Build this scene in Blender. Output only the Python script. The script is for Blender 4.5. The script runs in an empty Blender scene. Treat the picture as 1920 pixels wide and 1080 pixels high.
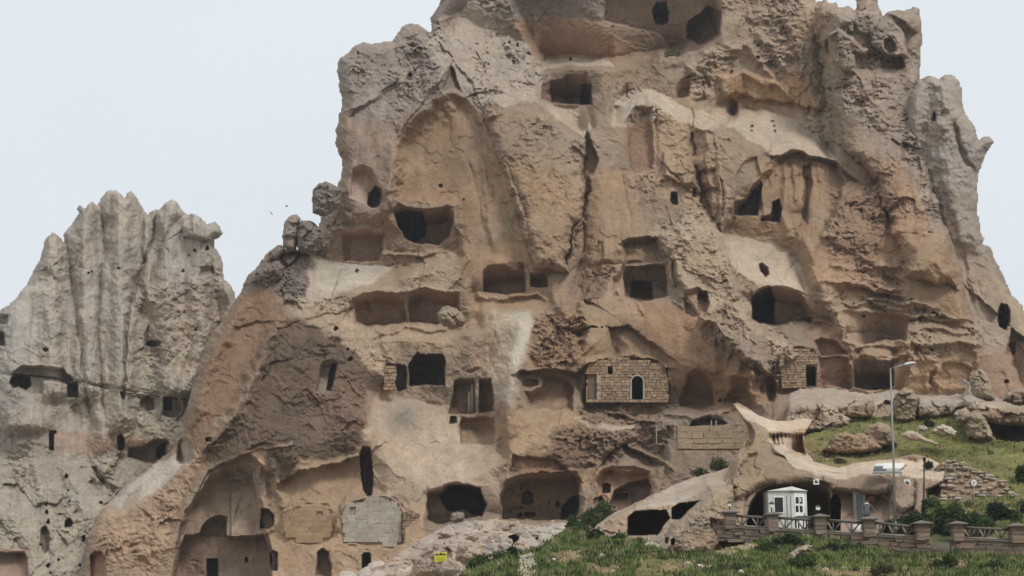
import bpy, bmesh, math, random
import numpy as np
from mathutils import Vector, Matrix

# ------------------------------------------------------------ camera, sky, sun, exposure
scene = bpy.context.scene
COL = scene.collection
F = 2955.0; PITCH = math.radians(12.0); CAM = (0.0, 0.0, 1.6)
cd = bpy.data.cameras.new('camera'); cam = bpy.data.objects.new('camera', cd); COL.objects.link(cam)
cam.location = CAM; cam.rotation_euler = (math.radians(90)+PITCH, 0, 0)
cd.sensor_width = 36.0; cd.lens = 36.0*F/1920.0; cd.clip_start = 0.5; cd.clip_end = 6000
scene.camera = cam
SUN_EL, SUN_AZ = math.radians(44), math.radians(146)     # azimuth clockwise from the view direction
w = bpy.data.worlds.new("World"); scene.world = w; w.use_nodes = True
nt = w.node_tree; nt.nodes.clear()
sky = nt.nodes.new('ShaderNodeTexSky'); sky.sky_type = 'NISHITA'; sky.sun_disc = False
sky.sun_elevation = SUN_EL; sky.sun_rotation = SUN_AZ; sky.air_density = 1.0; sky.dust_density = 2.0
mul = nt.nodes.new('ShaderNodeMixRGB'); mul.blend_type = 'MULTIPLY'; mul.inputs[0].default_value = 1
mul.inputs[2].default_value = (.10, .10, .10, 1)
mix = nt.nodes.new('ShaderNodeMixRGB'); mix.inputs[0].default_value = 0.93
cloudn = nt.nodes.new('ShaderNodeTexNoise'); cloudn.inputs['Scale'].default_value = 1.6; cloudn.inputs['Detail'].default_value = 5
cr = nt.nodes.new('ShaderNodeValToRGB')
cr.color_ramp.elements[0].position = .3; cr.color_ramp.elements[0].color = (.665, .712, .735, 1)
cr.color_ramp.elements[1].position = .7; cr.color_ramp.elements[1].color = (.755, .80, .835, 1)
tc = nt.nodes.new('ShaderNodeTexCoord')
nt.links.new(tc.outputs['Generated'], cloudn.inputs['Vector'])
nt.links.new(cloudn.outputs['Fac'], cr.inputs[0])
bg = nt.nodes.new('ShaderNodeBackground'); out = nt.nodes.new('ShaderNodeOutputWorld')
nt.links.new(sky.outputs[0], mul.inputs[1]); nt.links.new(mul.outputs[0], mix.inputs[1]); nt.links.new(cr.outputs[0], mix.inputs[2])
nt.links.new(mix.outputs[0], bg.inputs[0]); nt.links.new(bg.outputs[0], out.inputs[0]); bg.inputs[1].default_value = 1.0
sd_ = bpy.data.lights.new('sun', 'SUN'); sd_.energy = 1.5; sd_.angle = math.radians(14); sd_.color = (1, .97, .94)
sun = bpy.data.objects.new('sun', sd_); COL.objects.link(sun)
sdir = Vector((math.sin(SUN_AZ)*math.cos(SUN_EL), math.cos(SUN_AZ)*math.cos(SUN_EL), math.sin(SUN_EL)))
sun.rotation_euler = sdir.to_track_quat('Z', 'Y').to_euler()
scene.view_settings.view_transform = 'Standard'; scene.view_settings.look = 'None'
scene.view_settings.exposure = 0.2; scene.view_settings.gamma = 1.0
try: scene.cycles.max_bounces = 5; scene.cycles.diffuse_bounces = 4
except Exception: pass

# ------------------------------------------------------------ helpers
rnd = random.Random(7)
CP, SP = math.cos(PITCH), math.sin(PITCH)
def unproj(u, v, Y):
    """the point at distance Y north of the camera seen at photo pixel (u, v)"""
    x = (np.asarray(u)-960.0)/F; y = -(np.asarray(v)-540.0)/F
    dy = CP - y*SP; dz = SP + y*CP
    t = np.asarray(Y)/dy
    return CAM[0]+x*t, CAM[1]+dy*t, CAM[2]+dz*t
def P(u, v, Y):
    a = unproj(u, v, Y); return Vector((float(a[0]), float(a[1]), float(a[2])))
def lin(c):
    c = np.asarray(c, float)/255.0
    return np.where(c <= .04045, c/12.92, ((c+.055)/1.055)**2.4)
KALB = 1.22
def alb(r, g, b):
    c = lin((r, g, b)); l = c@np.array([.3, .59, .11]); return np.minimum((l+(c-l)*.90)*KALB, .85)
def hblur(a, r):
    """three running means along a row, r cells wide"""
    for _ in range(3):
        p = np.pad(a, ((0, 0), (r+1, r)), mode='edge'); c = np.cumsum(p, 1); a = (c[:, 2*r+1:]-c[:, :-2*r-1])/(2*r+1)
    return a.astype(np.float32)

_perm = np.random.RandomState(3).rand(256, 256).astype(np.float32)*2-1
_ang = np.random.RandomState(5).rand(256, 256).astype(np.float32)*2*np.pi
_gx, _gy = np.cos(_ang), np.sin(_ang)
def perlin(x, y, seed=0):
    x = x + seed*37.17; y = y + seed*11.93
    xi = np.floor(x); yi = np.floor(y); fx = (x-xi).astype(np.float32); fy = (y-yi).astype(np.float32)
    xi = xi.astype(np.int32) & 255; yi = yi.astype(np.int32) & 255
    x1 = (xi+1) & 255; y1 = (yi+1) & 255
    sx = fx*fx*fx*(fx*(fx*6-15)+10); sy = fy*fy*fy*(fy*(fy*6-15)+10)
    a = _gx[xi, yi]*fx+_gy[xi, yi]*fy; b = _gx[x1, yi]*(fx-1)+_gy[x1, yi]*fy
    c = _gx[xi, y1]*fx+_gy[xi, y1]*(fy-1); d = _gx[x1, y1]*(fx-1)+_gy[x1, y1]*(fy-1)
    return ((a+(b-a)*sx)+((c+(d-c)*sx)-(a+(b-a)*sx))*sy)*1.5
def fbm(x, y, o=4, seed=0, gain=.5, ridged=False):
    s = 0; a = 1.0; t = 0
    for i in range(o):
        n = perlin(x, y, seed+i*3)
        if ridged: n = 1-2*np.abs(n)
        s = s+a*n; t += a; a *= gain; x = x*2.03; y = y*2.03
    return s/t
def worley(x, y, seed=0):
    x = x+seed*7.3; y = y+seed*3.1
    xi = np.floor(x).astype(np.int32); yi = np.floor(y).astype(np.int32)
    best = np.full(x.shape, 9.0, np.float32); cid = np.zeros(x.shape, np.float32)
    for i in (-1, 0, 1):
        for j in (-1, 0, 1):
            a = (xi+i) & 255; b = (yi+j) & 255
            px = xi+i+.5+.45*_perm[a, b]; py = yi+j+.5+.45*_perm[b, (a+91) & 255]
            d = (px-x)**2+(py-y)**2; m = d < best
            best = np.where(m, d, best); cid = np.where(m, _perm[(a+17) & 255, (b+5) & 255], cid)
    return np.sqrt(best), cid
def facets(x, y, seed=0):
    """broken planes: every cell of the pattern is a flat face with its own tilt"""
    x = x+seed*5.3; y = y+seed*9.1
    xi = np.floor(x).astype(np.int32); yi = np.floor(y).astype(np.int32)
    best = np.full(x.shape, 9.0, np.float32); h = np.zeros(x.shape, np.float32)
    for i in (-1, 0, 1):
        for j in (-1, 0, 1):
            a = (xi+i) & 255; b = (yi+j) & 255
            px = xi+i+.5+.48*_perm[a, b]; py = yi+j+.5+.48*_perm[b, (a+91) & 255]
            dx = x-px; dy = y-py; d = dx*dx+dy*dy; m = d < best
            best = np.where(m, d, best)
            h = np.where(m, _perm[(a+31) & 255, b]*dx*.9+_perm[a, (b+57) & 255]*dy*1.1+_perm[(a+7) & 255, (b+77) & 255]*.25, h)
    return h
def sm(x): x = np.clip(x, 0, 1); return x*x*(3-2*x)

def pts(s):
    if isinstance(s, str): return np.array([[float(a) for a in p.split(',')] for p in s.split()])
    return np.asarray(s, float)
def seg_dist(U, V, p, closed):
    n = len(p); best = np.full(U.shape, 1e9, np.float32); par = np.zeros(U.shape, np.float32); sgn = np.zeros(U.shape, bool)
    L = n if closed else n-1
    for i in range(L):
        a = p[i]; b = p[(i+1) % n]; e = b-a; q = max(e[0]**2+e[1]**2, 1e-9)
        t = np.clip(((U-a[0])*e[0]+(V-a[1])*e[1])/q, 0, 1)
        d = (U-a[0]-t*e[0])**2+(V-a[1]-t*e[1])**2
        m = d < best; best = np.where(m, d, best)
        if not closed: par = np.where(m, (i+t)/L, par)
        else:
            c = ((a[1] > V) != (b[1] > V)) & (U < e[0]*(V-a[1])/(e[1] if abs(e[1]) > 1e-9 else 1e-9)+a[0])
            sgn ^= c
    d = np.sqrt(best)
    return (np.where(sgn, d, -d) if closed else d), par

def mk_mesh(name, verts, faces, cols=None, smooth=True, mat=None, parent=None, origin=None, normals=None):
    """verts (n,3), faces (m,3 or 4) arrays"""
    verts = np.asarray(verts, np.float32); faces = np.asarray(faces, np.int32)
    if origin is None:
        lo, hi = verts.min(0), verts.max(0); origin = np.array([(lo[0]+hi[0])/2, (lo[1]+hi[1])/2, lo[2]], np.float32)
    if parent is not None: off = np.array(parent.matrix_basis.translation, np.float32); 
    me = bpy.data.meshes.new(name); k = faces.shape[1]
    me.vertices.add(len(verts)); me.vertices.foreach_set('co', (verts-origin).ravel())
    me.loops.add(faces.size); me.loops.foreach_set('vertex_index', faces.ravel())
    me.polygons.add(len(faces)); me.polygons.foreach_set('loop_start', np.arange(0, faces.size, k, dtype=np.int32))
    me.update(calc_edges=True)
    me.polygons.foreach_set('use_smooth', np.full(len(faces), smooth))
    if cols is not None:
        at = me.color_attributes.new('tint', 'FLOAT_COLOR', 'POINT')
        c4 = np.ones((len(verts), 4), np.float32); c4[:, :3] = cols; at.data.foreach_set('color', c4.ravel())
    if normals is not None:
        me.normals_split_custom_set_from_vertices(np.asarray(normals, np.float32))
    if mat: me.materials.append(mat)
    o = bpy.data.objects.new(name, me); COL.objects.link(o)
    if parent is not None:
        o.parent = parent; o.location = Vector(origin)-world_loc(parent)
    else: o.location = origin
    return o
def world_loc(o):
    l = Vector((0, 0, 0))
    while o is not None: l += Vector(o.location); o = o.parent
    return l
def tag(o, label=None, cat=None, group=None, kind=None):
    if label: o['label'] = label
    if cat: o['category'] = cat
    if group: o['group'] = group
    if kind: o['kind'] = kind
    return o
def empty(name, loc):
    o = bpy.data.objects.new(name, None); COL.objects.link(o); o.location = loc; o.empty_display_size = .3; return o

# ------------------------------------------------------------ materials
def new_mat(name):
    m = bpy.data.materials.new(name); m.use_nodes = True; n = m.node_tree.nodes; n.clear()
    o = n.new('ShaderNodeOutputMaterial'); b = n.new('ShaderNodeBsdfPrincipled')
    b.inputs['Specular IOR Level'].default_value = .25
    m.node_tree.links.new(b.outputs[0], o.inputs[0]); return m, m.node_tree, b
def rock_mat(name, base=None, s1=.22, s2=1.1, s3=4.5, var=.24, bump=.55, rough=.95, speck=.14, bdist=.16):
    m, t, b = new_mat(name); N = t.nodes.new; L = t.links.new
    b.inputs['Roughness'].default_value = rough; b.inputs['Specular IOR Level'].default_value = .12
    if base is None:
        a = N('ShaderNodeAttribute'); a.attribute_name = 'tint'; col = a.outputs['Color']
    else:
        a = N('ShaderNodeRGB'); a.outputs[0].default_value = (*base, 1); col = a.outputs[0]
    g = N('ShaderNodeNewGeometry'); pos = g.outputs['Position']
    def noise(sc, det, rg=.6):
        n = N('ShaderNodeTexNoise'); n.inputs['Scale'].default_value = sc; n.inputs['Detail'].default_value = det
        n.inputs['Roughness'].default_value = rg; L(pos, n.inputs['Vector']); return n.outputs['Fac']
    n1 = noise(s1, 4); n2 = noise(s2, 5, .65); n3 = noise(s3, 3, .7)
    def rng(x, lo, hi):
        r = N('ShaderNodeMapRange'); r.inputs[1].default_value = .3; r.inputs[2].default_value = .7
        r.inputs[3].default_value = lo; r.inputs[4].default_value = hi; L(x, r.inputs[0]); return r.outputs[0]
    def mulv(x, y):
        q = N('ShaderNodeMath'); q.operation = 'MULTIPLY'; L(x, q.inputs[0]); L(y, q.inputs[1]); return q.outputs[0]
    f = mulv(mulv(rng(n1, 1-var*.5, 1+var*.5), rng(n2, 1-var*.6, 1+var*.6)), rng(n3, 1-speck, 1+speck))
    vm = N('ShaderNodeVectorMath'); vm.operation = 'SCALE'; L(col, vm.inputs[0]); L(f, vm.inputs['Scale'])
    # slight hue drift warm / cool
    n4 = noise(s1*.6, 3)
    hue = N('ShaderNodeMixRGB'); hue.blend_type = 'MULTIPLY'; hue.inputs[0].default_value = .35
    cr = N('ShaderNodeValToRGB'); cr.color_ramp.elements[0].color = (1.06, .99, .90, 1); cr.color_ramp.elements[1].color = (.96, 1.0, 1.06, 1)
    cr.color_ramp.elements[0].position = .35; cr.color_ramp.elements[1].position = .65
    L(n4, cr.inputs[0]); L(vm.outputs[0], hue.inputs[1]); L(cr.outputs[0], hue.inputs[2])
    L(hue.outputs[0], b.inputs['Base Color'])
    bp = N('ShaderNodeBump'); bp.inputs['Strength'].default_value = bump; bp.inputs['Distance'].default_value = bdist
    ad = N('ShaderNodeMath'); ad.operation = 'ADD'; L(n2, ad.inputs[0]); L(n3, ad.inputs[1])
    L(ad.outputs[0], bp.inputs['Height']); L(bp.outputs[0], b.inputs['Normal'])
    return m
def flat_mat(name, c, rough=.7, metal=0.0, var=.12, sc=3.0, bump=0.0):
    m, t, b = new_mat(name); N = t.nodes.new; L = t.links.new
    b.inputs['Roughness'].default_value = rough; b.inputs['Metallic'].default_value = metal
    g = N('ShaderNodeNewGeometry'); n = N('ShaderNodeTexNoise'); n.inputs['Scale'].default_value = sc; n.inputs['Detail'].default_value = 5
    L(g.outputs['Position'], n.inputs['Vector'])
    r = N('ShaderNodeMapRange'); r.inputs[1].default_value = .3; r.inputs[2].default_value = .7; r.inputs[3].default_value = 1-var; r.inputs[4].default_value = 1+var
    L(n.outputs['Fac'], r.inputs[0]); vm = N('ShaderNodeVectorMath'); vm.operation = 'SCALE'
    vm.inputs[0].default_value = tuple(float(q) for q in c); L(r.outputs[0], vm.inputs['Scale']); L(vm.outputs[0], b.inputs['Base Color'])
    if bump:
        bp = N('ShaderNodeBump'); bp.inputs['Strength'].default_value = bump; bp.inputs['Distance'].default_value = .05
        L(n.outputs['Fac'], bp.inputs['Height']); L(bp.outputs[0], b.inputs['Normal'])
    return m
def leaf_mat(name, c, c2, sc=1.2):
    m, t, b = new_mat(name); N = t.nodes.new; L = t.links.new
    b.inputs['Roughness'].default_value = .75
    g = N('ShaderNodeNewGeometry'); n = N('ShaderNodeTexNoise'); n.inputs['Scale'].default_value = sc; n.inputs['Detail'].default_value = 4
    L(g.outputs['Position'], n.inputs['Vector'])
    cr = N('ShaderNodeValToRGB'); cr.color_ramp.elements[0].position = .38; cr.color_ramp.elements[1].position = .62
    cr.color_ramp.elements[0].color = (*c, 1); cr.color_ramp.elements[1].color = (*c2, 1)
    L(n.outputs['Fac'], cr.inputs[0]); L(cr.outputs[0], b.inputs['Base Color'])
    return m
M_ROCK = rock_mat('weathered_tuff')
M_SKY = None

# ------------------------------------------------------------ rock faces sculpted as dense relief sheets
class Sheet:
    def __init__(s, u0, u1, v0, v1, step, depth, base_col, seed=1):
        s.u0, s.v0, s.step = u0, v0, step
        s.nu = int((u1-u0)/step)+1; s.nv = int((v1-v0)/step)+1
        s.V, s.U = np.meshgrid(v0+np.arange(s.nv, dtype=np.float32)*step, u0+np.arange(s.nu, dtype=np.float32)*step, indexing='ij')
        s.D = (depth(s.U, s.V) if callable(depth) else np.full(s.U.shape, depth)).astype(np.float32)
        s.R = np.zeros_like(s.D)+.25                     # roughness of the relief
        s.C = np.ones((s.nv, s.nu, 3), np.float32)*np.asarray(base_col, np.float32)
        s.id = np.zeros(s.D.shape, np.int16); s.parts = []
        s.wu = fbm(s.U/26, s.V/26, 3, seed+1); s.wv = fbm(s.U/26, s.V/26, 3, seed+5); s.seed = seed
        s.mask = np.ones(s.D.shape, bool)
    def box(s, p, m):
        a = max(int((p[:, 0].min()-m-s.u0)/s.step), 0); b = min(int((p[:, 0].max()+m-s.u0)/s.step)+2, s.nu)
        c = max(int((p[:, 1].min()-m-s.v0)/s.step), 0); d = min(int((p[:, 1].max()+m-s.v0)/s.step)+2, s.nv)
        if b <= a or d <= c: return None
        return (slice(c, d), slice(a, b))
    def sdf(s, p, m=0, wob=4):
        p = pts(p); k = s.box(p, m+wob*1.5)
        if k is None: return None, None
        return k, seg_dist(s.U[k]+wob*1.6*s.wu[k], s.V[k]+wob*1.6*s.wv[k], p, True)[0]
    def line(s, p, m, wob=4):
        p = pts(p); k = s.box(p, m+wob*1.5)
        if k is None: return None, None, None
        d, t = seg_dist(s.U[k]+wob*1.6*s.wu[k], s.V[k]+wob*1.6*s.wv[k], p, False); return k, d, t
    # macro shapes -----------------------------------------------------------
    def bulge(s, p, A, w, wob=5):
        k, d = s.sdf(p, 2, wob)
        if k: x = np.clip(d/w, 0, 1); s.D[k] -= A*np.sqrt(np.clip(1-(1-x)**2, 0, 1))
    def soft(s, p, A, w, wob=6):
        k, d = s.sdf(p, w, wob)
        if k: s.D[k] -= A*sm((d+w)/(2*w))
    def recess(s, p, A, w, fade=0, wob=4):
        k, d = s.sdf(p, 2, wob)
        if k: s.D[k] += A*sm(d/w)*(np.exp(-np.clip(d, 0, None)/fade) if fade else 1)
    def ridge(s, p, A, w, wob=5, w2=None, sharp=False):
        ww = max(w, w2 or w); k, d, t = s.line(p, ww*3, wob)
        if k:
            W = w+((w2 or w)-w)*t
            end = sm(t/.08)*sm((1-t)/.08)*.7+.3
            s.D[k] -= A*end*(np.exp(-d/W) if sharp else np.exp(-(d/W)**2))
    def scarp(s, p, A, fade, w=3, wob=4):
        """surface on the left of the travel direction lies A deeper, fading with distance"""
        p = pts(p); k = s.box(p, fade*3+10)
        if not k: return
        U = s.U[k]+wob*1.6*s.wu[k]; V = s.V[k]+wob*1.6*s.wv[k]
        best = np.full(U.shape, 1e9, np.float32); side = np.zeros(U.shape, np.float32); par = np.zeros(U.shape, np.float32)
        for i in range(len(p)-1):
            a, b = p[i], p[i+1]; e = b-a; q = e[0]**2+e[1]**2
            t0 = ((U-a[0])*e[0]+(V-a[1])*e[1])/q; t = np.clip(t0, 0, 1)
            d = (U-a[0]-t*e[0])**2+(V-a[1]-t*e[1])**2; cr = e[0]*(V-a[1])-e[1]*(U-a[0])
            m = d < best; best = np.where(m, d, best); side = np.where(m, -np.sign(cr), side); par = np.where(m, (i+t0)/(len(p)-1), par)
        d = np.sqrt(best); end = sm((par+.1)/.2)*sm((1.1-par)/.2)
        s.D[k] += np.where(side > 0, A*sm(d/w)*np.exp(-d/fade), 0)*end
    def ledge(s, p, A, fade=120, wob=4):
        """inside p the rock leans back by A metres, and stays back above, easing out over fade px"""
        p = pts(p); q = p.copy(); k = s.box(q, 6)
        if not k: return
        k = (k[0], slice(max(k[1].start-50, 0), min(k[1].stop+50, s.nu))); kk = (slice(0, s.nv), k[1]); U = s.U[kk]+wob*1.6*s.wu[kk]; V = s.V[kk]+wob*1.6*s.wv[kk]
        d = seg_dist(U, V, p, True)[0]; ins = d > 0
        cnt = ins.sum(0); ok = cnt > 0
        below = np.cumsum(ins[::-1], 0)[::-1].astype(np.float32)           # inside cells at or below this row
        t = below/np.maximum(cnt, 1)
        top = np.where(ok, np.argmax(ins, 0), s.nv)                        # first inside row
        rows = np.arange(s.nv)[:, None]; up = np.clip(top[None]-rows, 0, None)*s.step
        cw = sm(cnt*s.step/14.0)[None]
        js = np.arange(len(cnt)); oj = js[ok]
        if len(oj) == 0: return
        nn = oj[np.clip(np.searchsorted(oj, js), 0, len(oj)-1)]; nl = oj[np.clip(np.searchsorted(oj, js)-1, 0, len(oj)-1)]
        near = np.where(np.abs(nn-js) < np.abs(nl-js), nn, nl); topf = np.where(ok, top, top[near]); upf = np.clip(topf[None]-rows, 0, None)*s.step
        add = np.where(ok[None], A*t*np.exp(-up/fade)*cw, 0).astype(np.float32)
        g = hblur(sm(upf/50.0).astype(np.float32), 6)
        wide = hblur(add, 14); add = hblur(add, 2); s.D[kk] += add*(1-g)+wide*g
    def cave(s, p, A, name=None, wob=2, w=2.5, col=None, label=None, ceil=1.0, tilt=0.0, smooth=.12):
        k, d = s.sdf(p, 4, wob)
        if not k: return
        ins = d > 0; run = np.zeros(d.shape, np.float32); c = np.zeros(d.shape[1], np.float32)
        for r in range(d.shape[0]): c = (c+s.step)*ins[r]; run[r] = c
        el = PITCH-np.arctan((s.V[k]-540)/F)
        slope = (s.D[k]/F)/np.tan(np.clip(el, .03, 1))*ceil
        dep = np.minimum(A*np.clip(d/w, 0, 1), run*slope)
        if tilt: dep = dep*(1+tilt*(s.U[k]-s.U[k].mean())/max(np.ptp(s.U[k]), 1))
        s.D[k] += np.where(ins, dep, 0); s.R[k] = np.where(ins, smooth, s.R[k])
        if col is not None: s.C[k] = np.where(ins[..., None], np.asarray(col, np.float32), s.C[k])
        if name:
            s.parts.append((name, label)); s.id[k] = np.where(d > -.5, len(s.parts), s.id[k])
    # surface -----------------------------------------------------------------
    def paint(s, p, col, w=8, k_=1.0, wob=8, rough=None, brk=0.0, sc=14):
        k, d = s.sdf(p, w, wob)
        if not k: return
        a = sm((d+w*.5)/w)*k_
        if brk: a = a*sm((fbm(s.U[k]/sc, s.V[k]/sc, 4, s.seed+9)+.15+(1-brk)*.6)/.35)
        s.C[k] = s.C[k]*(1-a[..., None])+np.asarray(col, np.float32)*a[..., None]
        if rough is not None: aa = sm((d+w*.5)/w); s.R[k] = s.R[k]*(1-aa)+rough*aa
    def streaks(s, p, col, k_=.5, su=7, sv=90):
        k, d = s.sdf(p, 10, 6)
        if not k: return
        n = fbm(s.U[k]/su, s.V[k]/sv, 3, s.seed+21); a = sm(d/12)*sm((n-.02)/.3)*k_
        s.C[k] = s.C[k]*(1-a[..., None])+np.asarray(col, np.float32)*a[..., None]
    def erode(s, amp=1.0, px=1.0):
        """layered relief: swells everywhere, crumbly knobs, pits and beds where the rock is rough"""
        U, V, R = s.U/px, s.V/px, s.R*amp
        sd = s.seed; R = R*np.clip(.62+1.25*fbm(s.U/85, s.V/70, 3, sd+30), .15, 1.25)
        wx = fbm(U/34, V/34, 3, sd+40)*9; wy = fbm(U/34, V/34, 3, sd+44)*9
        s.D += fbm(U/130, V/150, 3, sd+50)*1.1*amp
        s.D += fbm(U/46+s.wu*.3, V/60, 3, sd+53)*.42*(.4+R)
        lw, lc = worley((U+wx*2)/52, (V+wy*2)/44, sd+12); s.D += (lw**2*.7+lc*.2)*np.clip(R*1.4-.12, 0, 1.2)
        lw, lc = worley((U+wx*1.5)/24, (V+wy*1.5)/19, sd+14); s.D += (lw**2*.3+lc*.1)*np.clip(R*1.3-.15, 0, 1.1)
        s.D += facets((U+wx*1.2)/64, (V+wy*1.2)/58, sd+2)*.95*np.clip(R*1.2+.02, 0, 1.1)
        s.D += facets((U+wx)/27, (V+wy)/24, sd+4)*.62*np.clip(R*1.2-.08, 0, 1.1)
        s.D += facets((U+wx*.6)/11, (V+wy*.6)/9, sd+6)*.34*np.clip(R*1.3-.1, 0, 1.1)
        fl = fbm((U+wx)/17, V/110, 3, sd+33, ridged=True)*sm((fbm(U/120, V/120, 2, sd+35)+.1)/.3); s.D -= fl*.34*np.clip(R+.1, 0, 1)
        bed = fbm((U+wx)/60, (V+wy)/9, 3, sd+56, ridged=True); s.D -= bed*.16*R
        kn = fbm((U+wx)/24, (V+wy)/16, 5, sd+60, .58, ridged=True); s.D -= kn*.5*R
        pk = fbm(U/90, V/70, 2, sd+63)
        wd, ci = worley((U+wx*1.2)/16, (V+wy*1.2)/12, sd+3)
        s.D += np.where(ci > .3-pk*.8, np.clip(.42-wd, 0, 1)*2.2, 0)*np.clip(R-.35, 0, 1)
        wd, ci = worley((U+wx)/8.5, (V+wy)/6.5, sd+8)
        s.D += np.where(ci > .1-pk, np.clip(.45-wd, 0, 1)*1.0, 0)*np.clip(R-.2, 0, 1)
        s.D += fbm((U+wx*.3)/9, (V+wy*.3)/6, 4, sd+66, .65)*(.05+.30*R)
        wd, ci = worley((U+wx*.5)/4.6, (V+wy*.5)/4.0, sd+18); s.D += np.where(ci > .25-pk, np.clip(.5-wd, 0, 1)*.5, 0)*np.clip(R-.1, 0, 1)
        # chips, thin spalls and hairline joints on the smooth faces
        sp = fbm((U+wx)/70, (V+wy)/55, 4, sd+80); s.D += .13*sm((sp-.2)/.05)*(R < .35)
        hl = np.abs(fbm((U+2*wx)/55, (V+wy)/140, 3, sd+84)); s.D += .12*np.exp(-hl/.012)*sm((fbm(U/80, V/80, 2, sd+86)-.1)/.15)
        # random mottling and dark lichen speckle, the finer ones stronger on rough rock
        st = fbm(U/60, V/50, 4, sd+70); s.C *= (1+.13*st)[..., None]
        st = fbm(U/12, V/9, 4, sd+74, .65); s.C *= (1+.42*st*np.clip(R+.12, 0, 1))[..., None]
        st = fbm((U+wx*.5)/6, (V+wy*.5)/4.5, 3, sd+88, .7); s.C *= (1+.40*st*np.clip(R+.10, 0, .8))[..., None]
        st = fbm(U/95, V/60, 4, sd+78, .6); s.C = s.C*(1+st[..., None]*np.array([.06, .0, -.07], np.float32))
    def flatten(s, p, off=0.0):
        k, d = s.sdf(p, 4, 0); a = sm((d+3)/3); m = float(np.median(s.D[k][d > 0])); s.D[k] = s.D[k]*(1-a)+(m+off)*a; return m
    def unify(s, col, a):
        lum = s.C.mean(-1, keepdims=True); s.C = s.C*(1-a)+np.asarray(col, np.float32)*a*(.55+.45*lum/float(np.mean(col)))
    def trim(s, p, R=26, back=5.0, wob=3):
        """outline of the mass: keep the inside; the surface turns away at the edge"""
        U = s.U+wob*1.6*(s.wu+.5*fbm(s.U/8, s.V/8, 2, 91)); V = s.V+wob*1.6*(s.wv+.5*fbm(s.U/8, s.V/8, 2, 95))
        d = seg_dist(U, V, pts(p), True)[0]; s.mask &= d > 0; s.ed = d
        x = np.clip(d/R, 0, 1); s.D += back*(1-np.sqrt(np.clip(1-(1-x)**2, 0, 1)))
    def depth_at(s, u, v):
        i = int(np.clip((v-s.v0)/s.step, 0, s.nv-1)); j = int(np.clip((u-s.u0)/s.step, 0, s.nu-1)); return float(s.D[i, j])
    def pt(s, u, v, off=0.0): return P(u, v, s.depth_at(u, v)+off)
    def build(s, name, mat=None, skirt=10.0, parent=None, step_out=None):
        mat = mat or M_ROCK
        X, Y, Z = unproj(s.U, s.V, s.D); co = np.stack([X, Y, Z], -1).astype(np.float32)
        m = s.mask; q = m[:-1, :-1] & m[1:, :-1] & m[1:, 1:] & m[:-1, 1:]
        idx = np.arange(s.nv*s.nu, dtype=np.int32).reshape(s.nv, s.nu)
        a, b, c, d = idx[:-1, :-1], idx[1:, :-1], idx[1:, 1:], idx[:-1, 1:]
        f = np.stack([a, b, c, d], -1)                       # normals face the camera
        # shared normals so that the parts' seams do not show
        du = np.gradient(co, axis=1); dv = np.gradient(co, axis=0)
        nr = np.cross(dv, du); nr /= np.maximum(np.linalg.norm(nr, axis=-1, keepdims=True), 1e-9)
        fid = np.maximum.reduce([s.id[:-1, :-1], s.id[1:, :-1], s.id[1:, 1:], s.id[:-1, 1:]])
        flat = co.reshape(-1, 3); fc = s.C.reshape(-1, 3); fn = nr.reshape(-1, 3)
        root = None
        for i in [0]+list(range(1, len(s.parts)+1)):
            sel = f[q & (fid == i)]
            if len(sel) == 0: continue
            used, inv = np.unique(sel, return_inverse=True); fl = inv.reshape(sel.shape).astype(np.int32)
            v_ = flat[used]; c_ = fc[used]; n_ = fn[used]
            if i == 0:
                # close the sides: every outer edge runs back into the hill
                e = np.concatenate([fl[:, [0, 1]], fl[:, [1, 2]], fl[:, [2, 3]], fl[:, [3, 0]]])
                qa = f[q]; ua, inva = np.unique(qa, return_inverse=True)
                E = np.concatenate([qa[:, [0, 1]], qa[:, [1, 2]], qa[:, [2, 3]], qa[:, [3, 0]]])
                key = np.sort(E, 1); kk = key[:, 0].astype(np.int64)*10**8+key[:, 1]
                _, first, cn = np.unique(kk, return_index=True, return_counts=True); bE = E[first[cn == 1]]
                bv, binv = np.unique(bE, return_inverse=True); bl = binv.reshape(bE.shape)
                n0 = len(v_); fr = flat[bv]; cen = flat[ua].mean(0)
                if hasattr(s, 'ed'):
                    gu = np.gradient(s.ed, axis=1).ravel()[bv]; gv = np.gradient(s.ed, axis=0).ravel()[bv]; gl = np.maximum(np.hypot(gu, gv), 1e-6); sh_ = skirt*.9
                    bx_, by_, bz_ = unproj(s.U.ravel()[bv]+gu/gl*sh_, s.V.ravel()[bv]+gv/gl*sh_, s.D.ravel()[bv]+skirt); bk = np.stack([bx_, by_, bz_], -1).astype(np.float32)
                else: bk = fr.copy(); bk[:, 1] += skirt
                v_ = np.concatenate([v_, fr, bk]); c_ = np.concatenate([c_, fc[bv], fc[bv]])
                out = fr-cen; out[:, 1] = 0; out /= np.maximum(np.linalg.norm(out, axis=1, keepdims=True), 1e-6)
                n_ = np.concatenate([n_, fn[bv], out])
                nb = len(bv); sk = np.stack([bl[:, 1]+n0, bl[:, 0]+n0, bl[:, 0]+n0+nb, bl[:, 1]+n0+nb], -1)
                fl = np.concatenate([fl, sk.astype(np.int32)])
                o = mk_mesh(name, v_, fl, c_, True, mat, parent, normals=n_); root = o
            else:
                nm, lab = s.parts[i-1]
                o = mk_mesh(nm, v_, fl, c_, True, mat, root, normals=n_)
                if lab: o['label'] = lab
        return root
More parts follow.
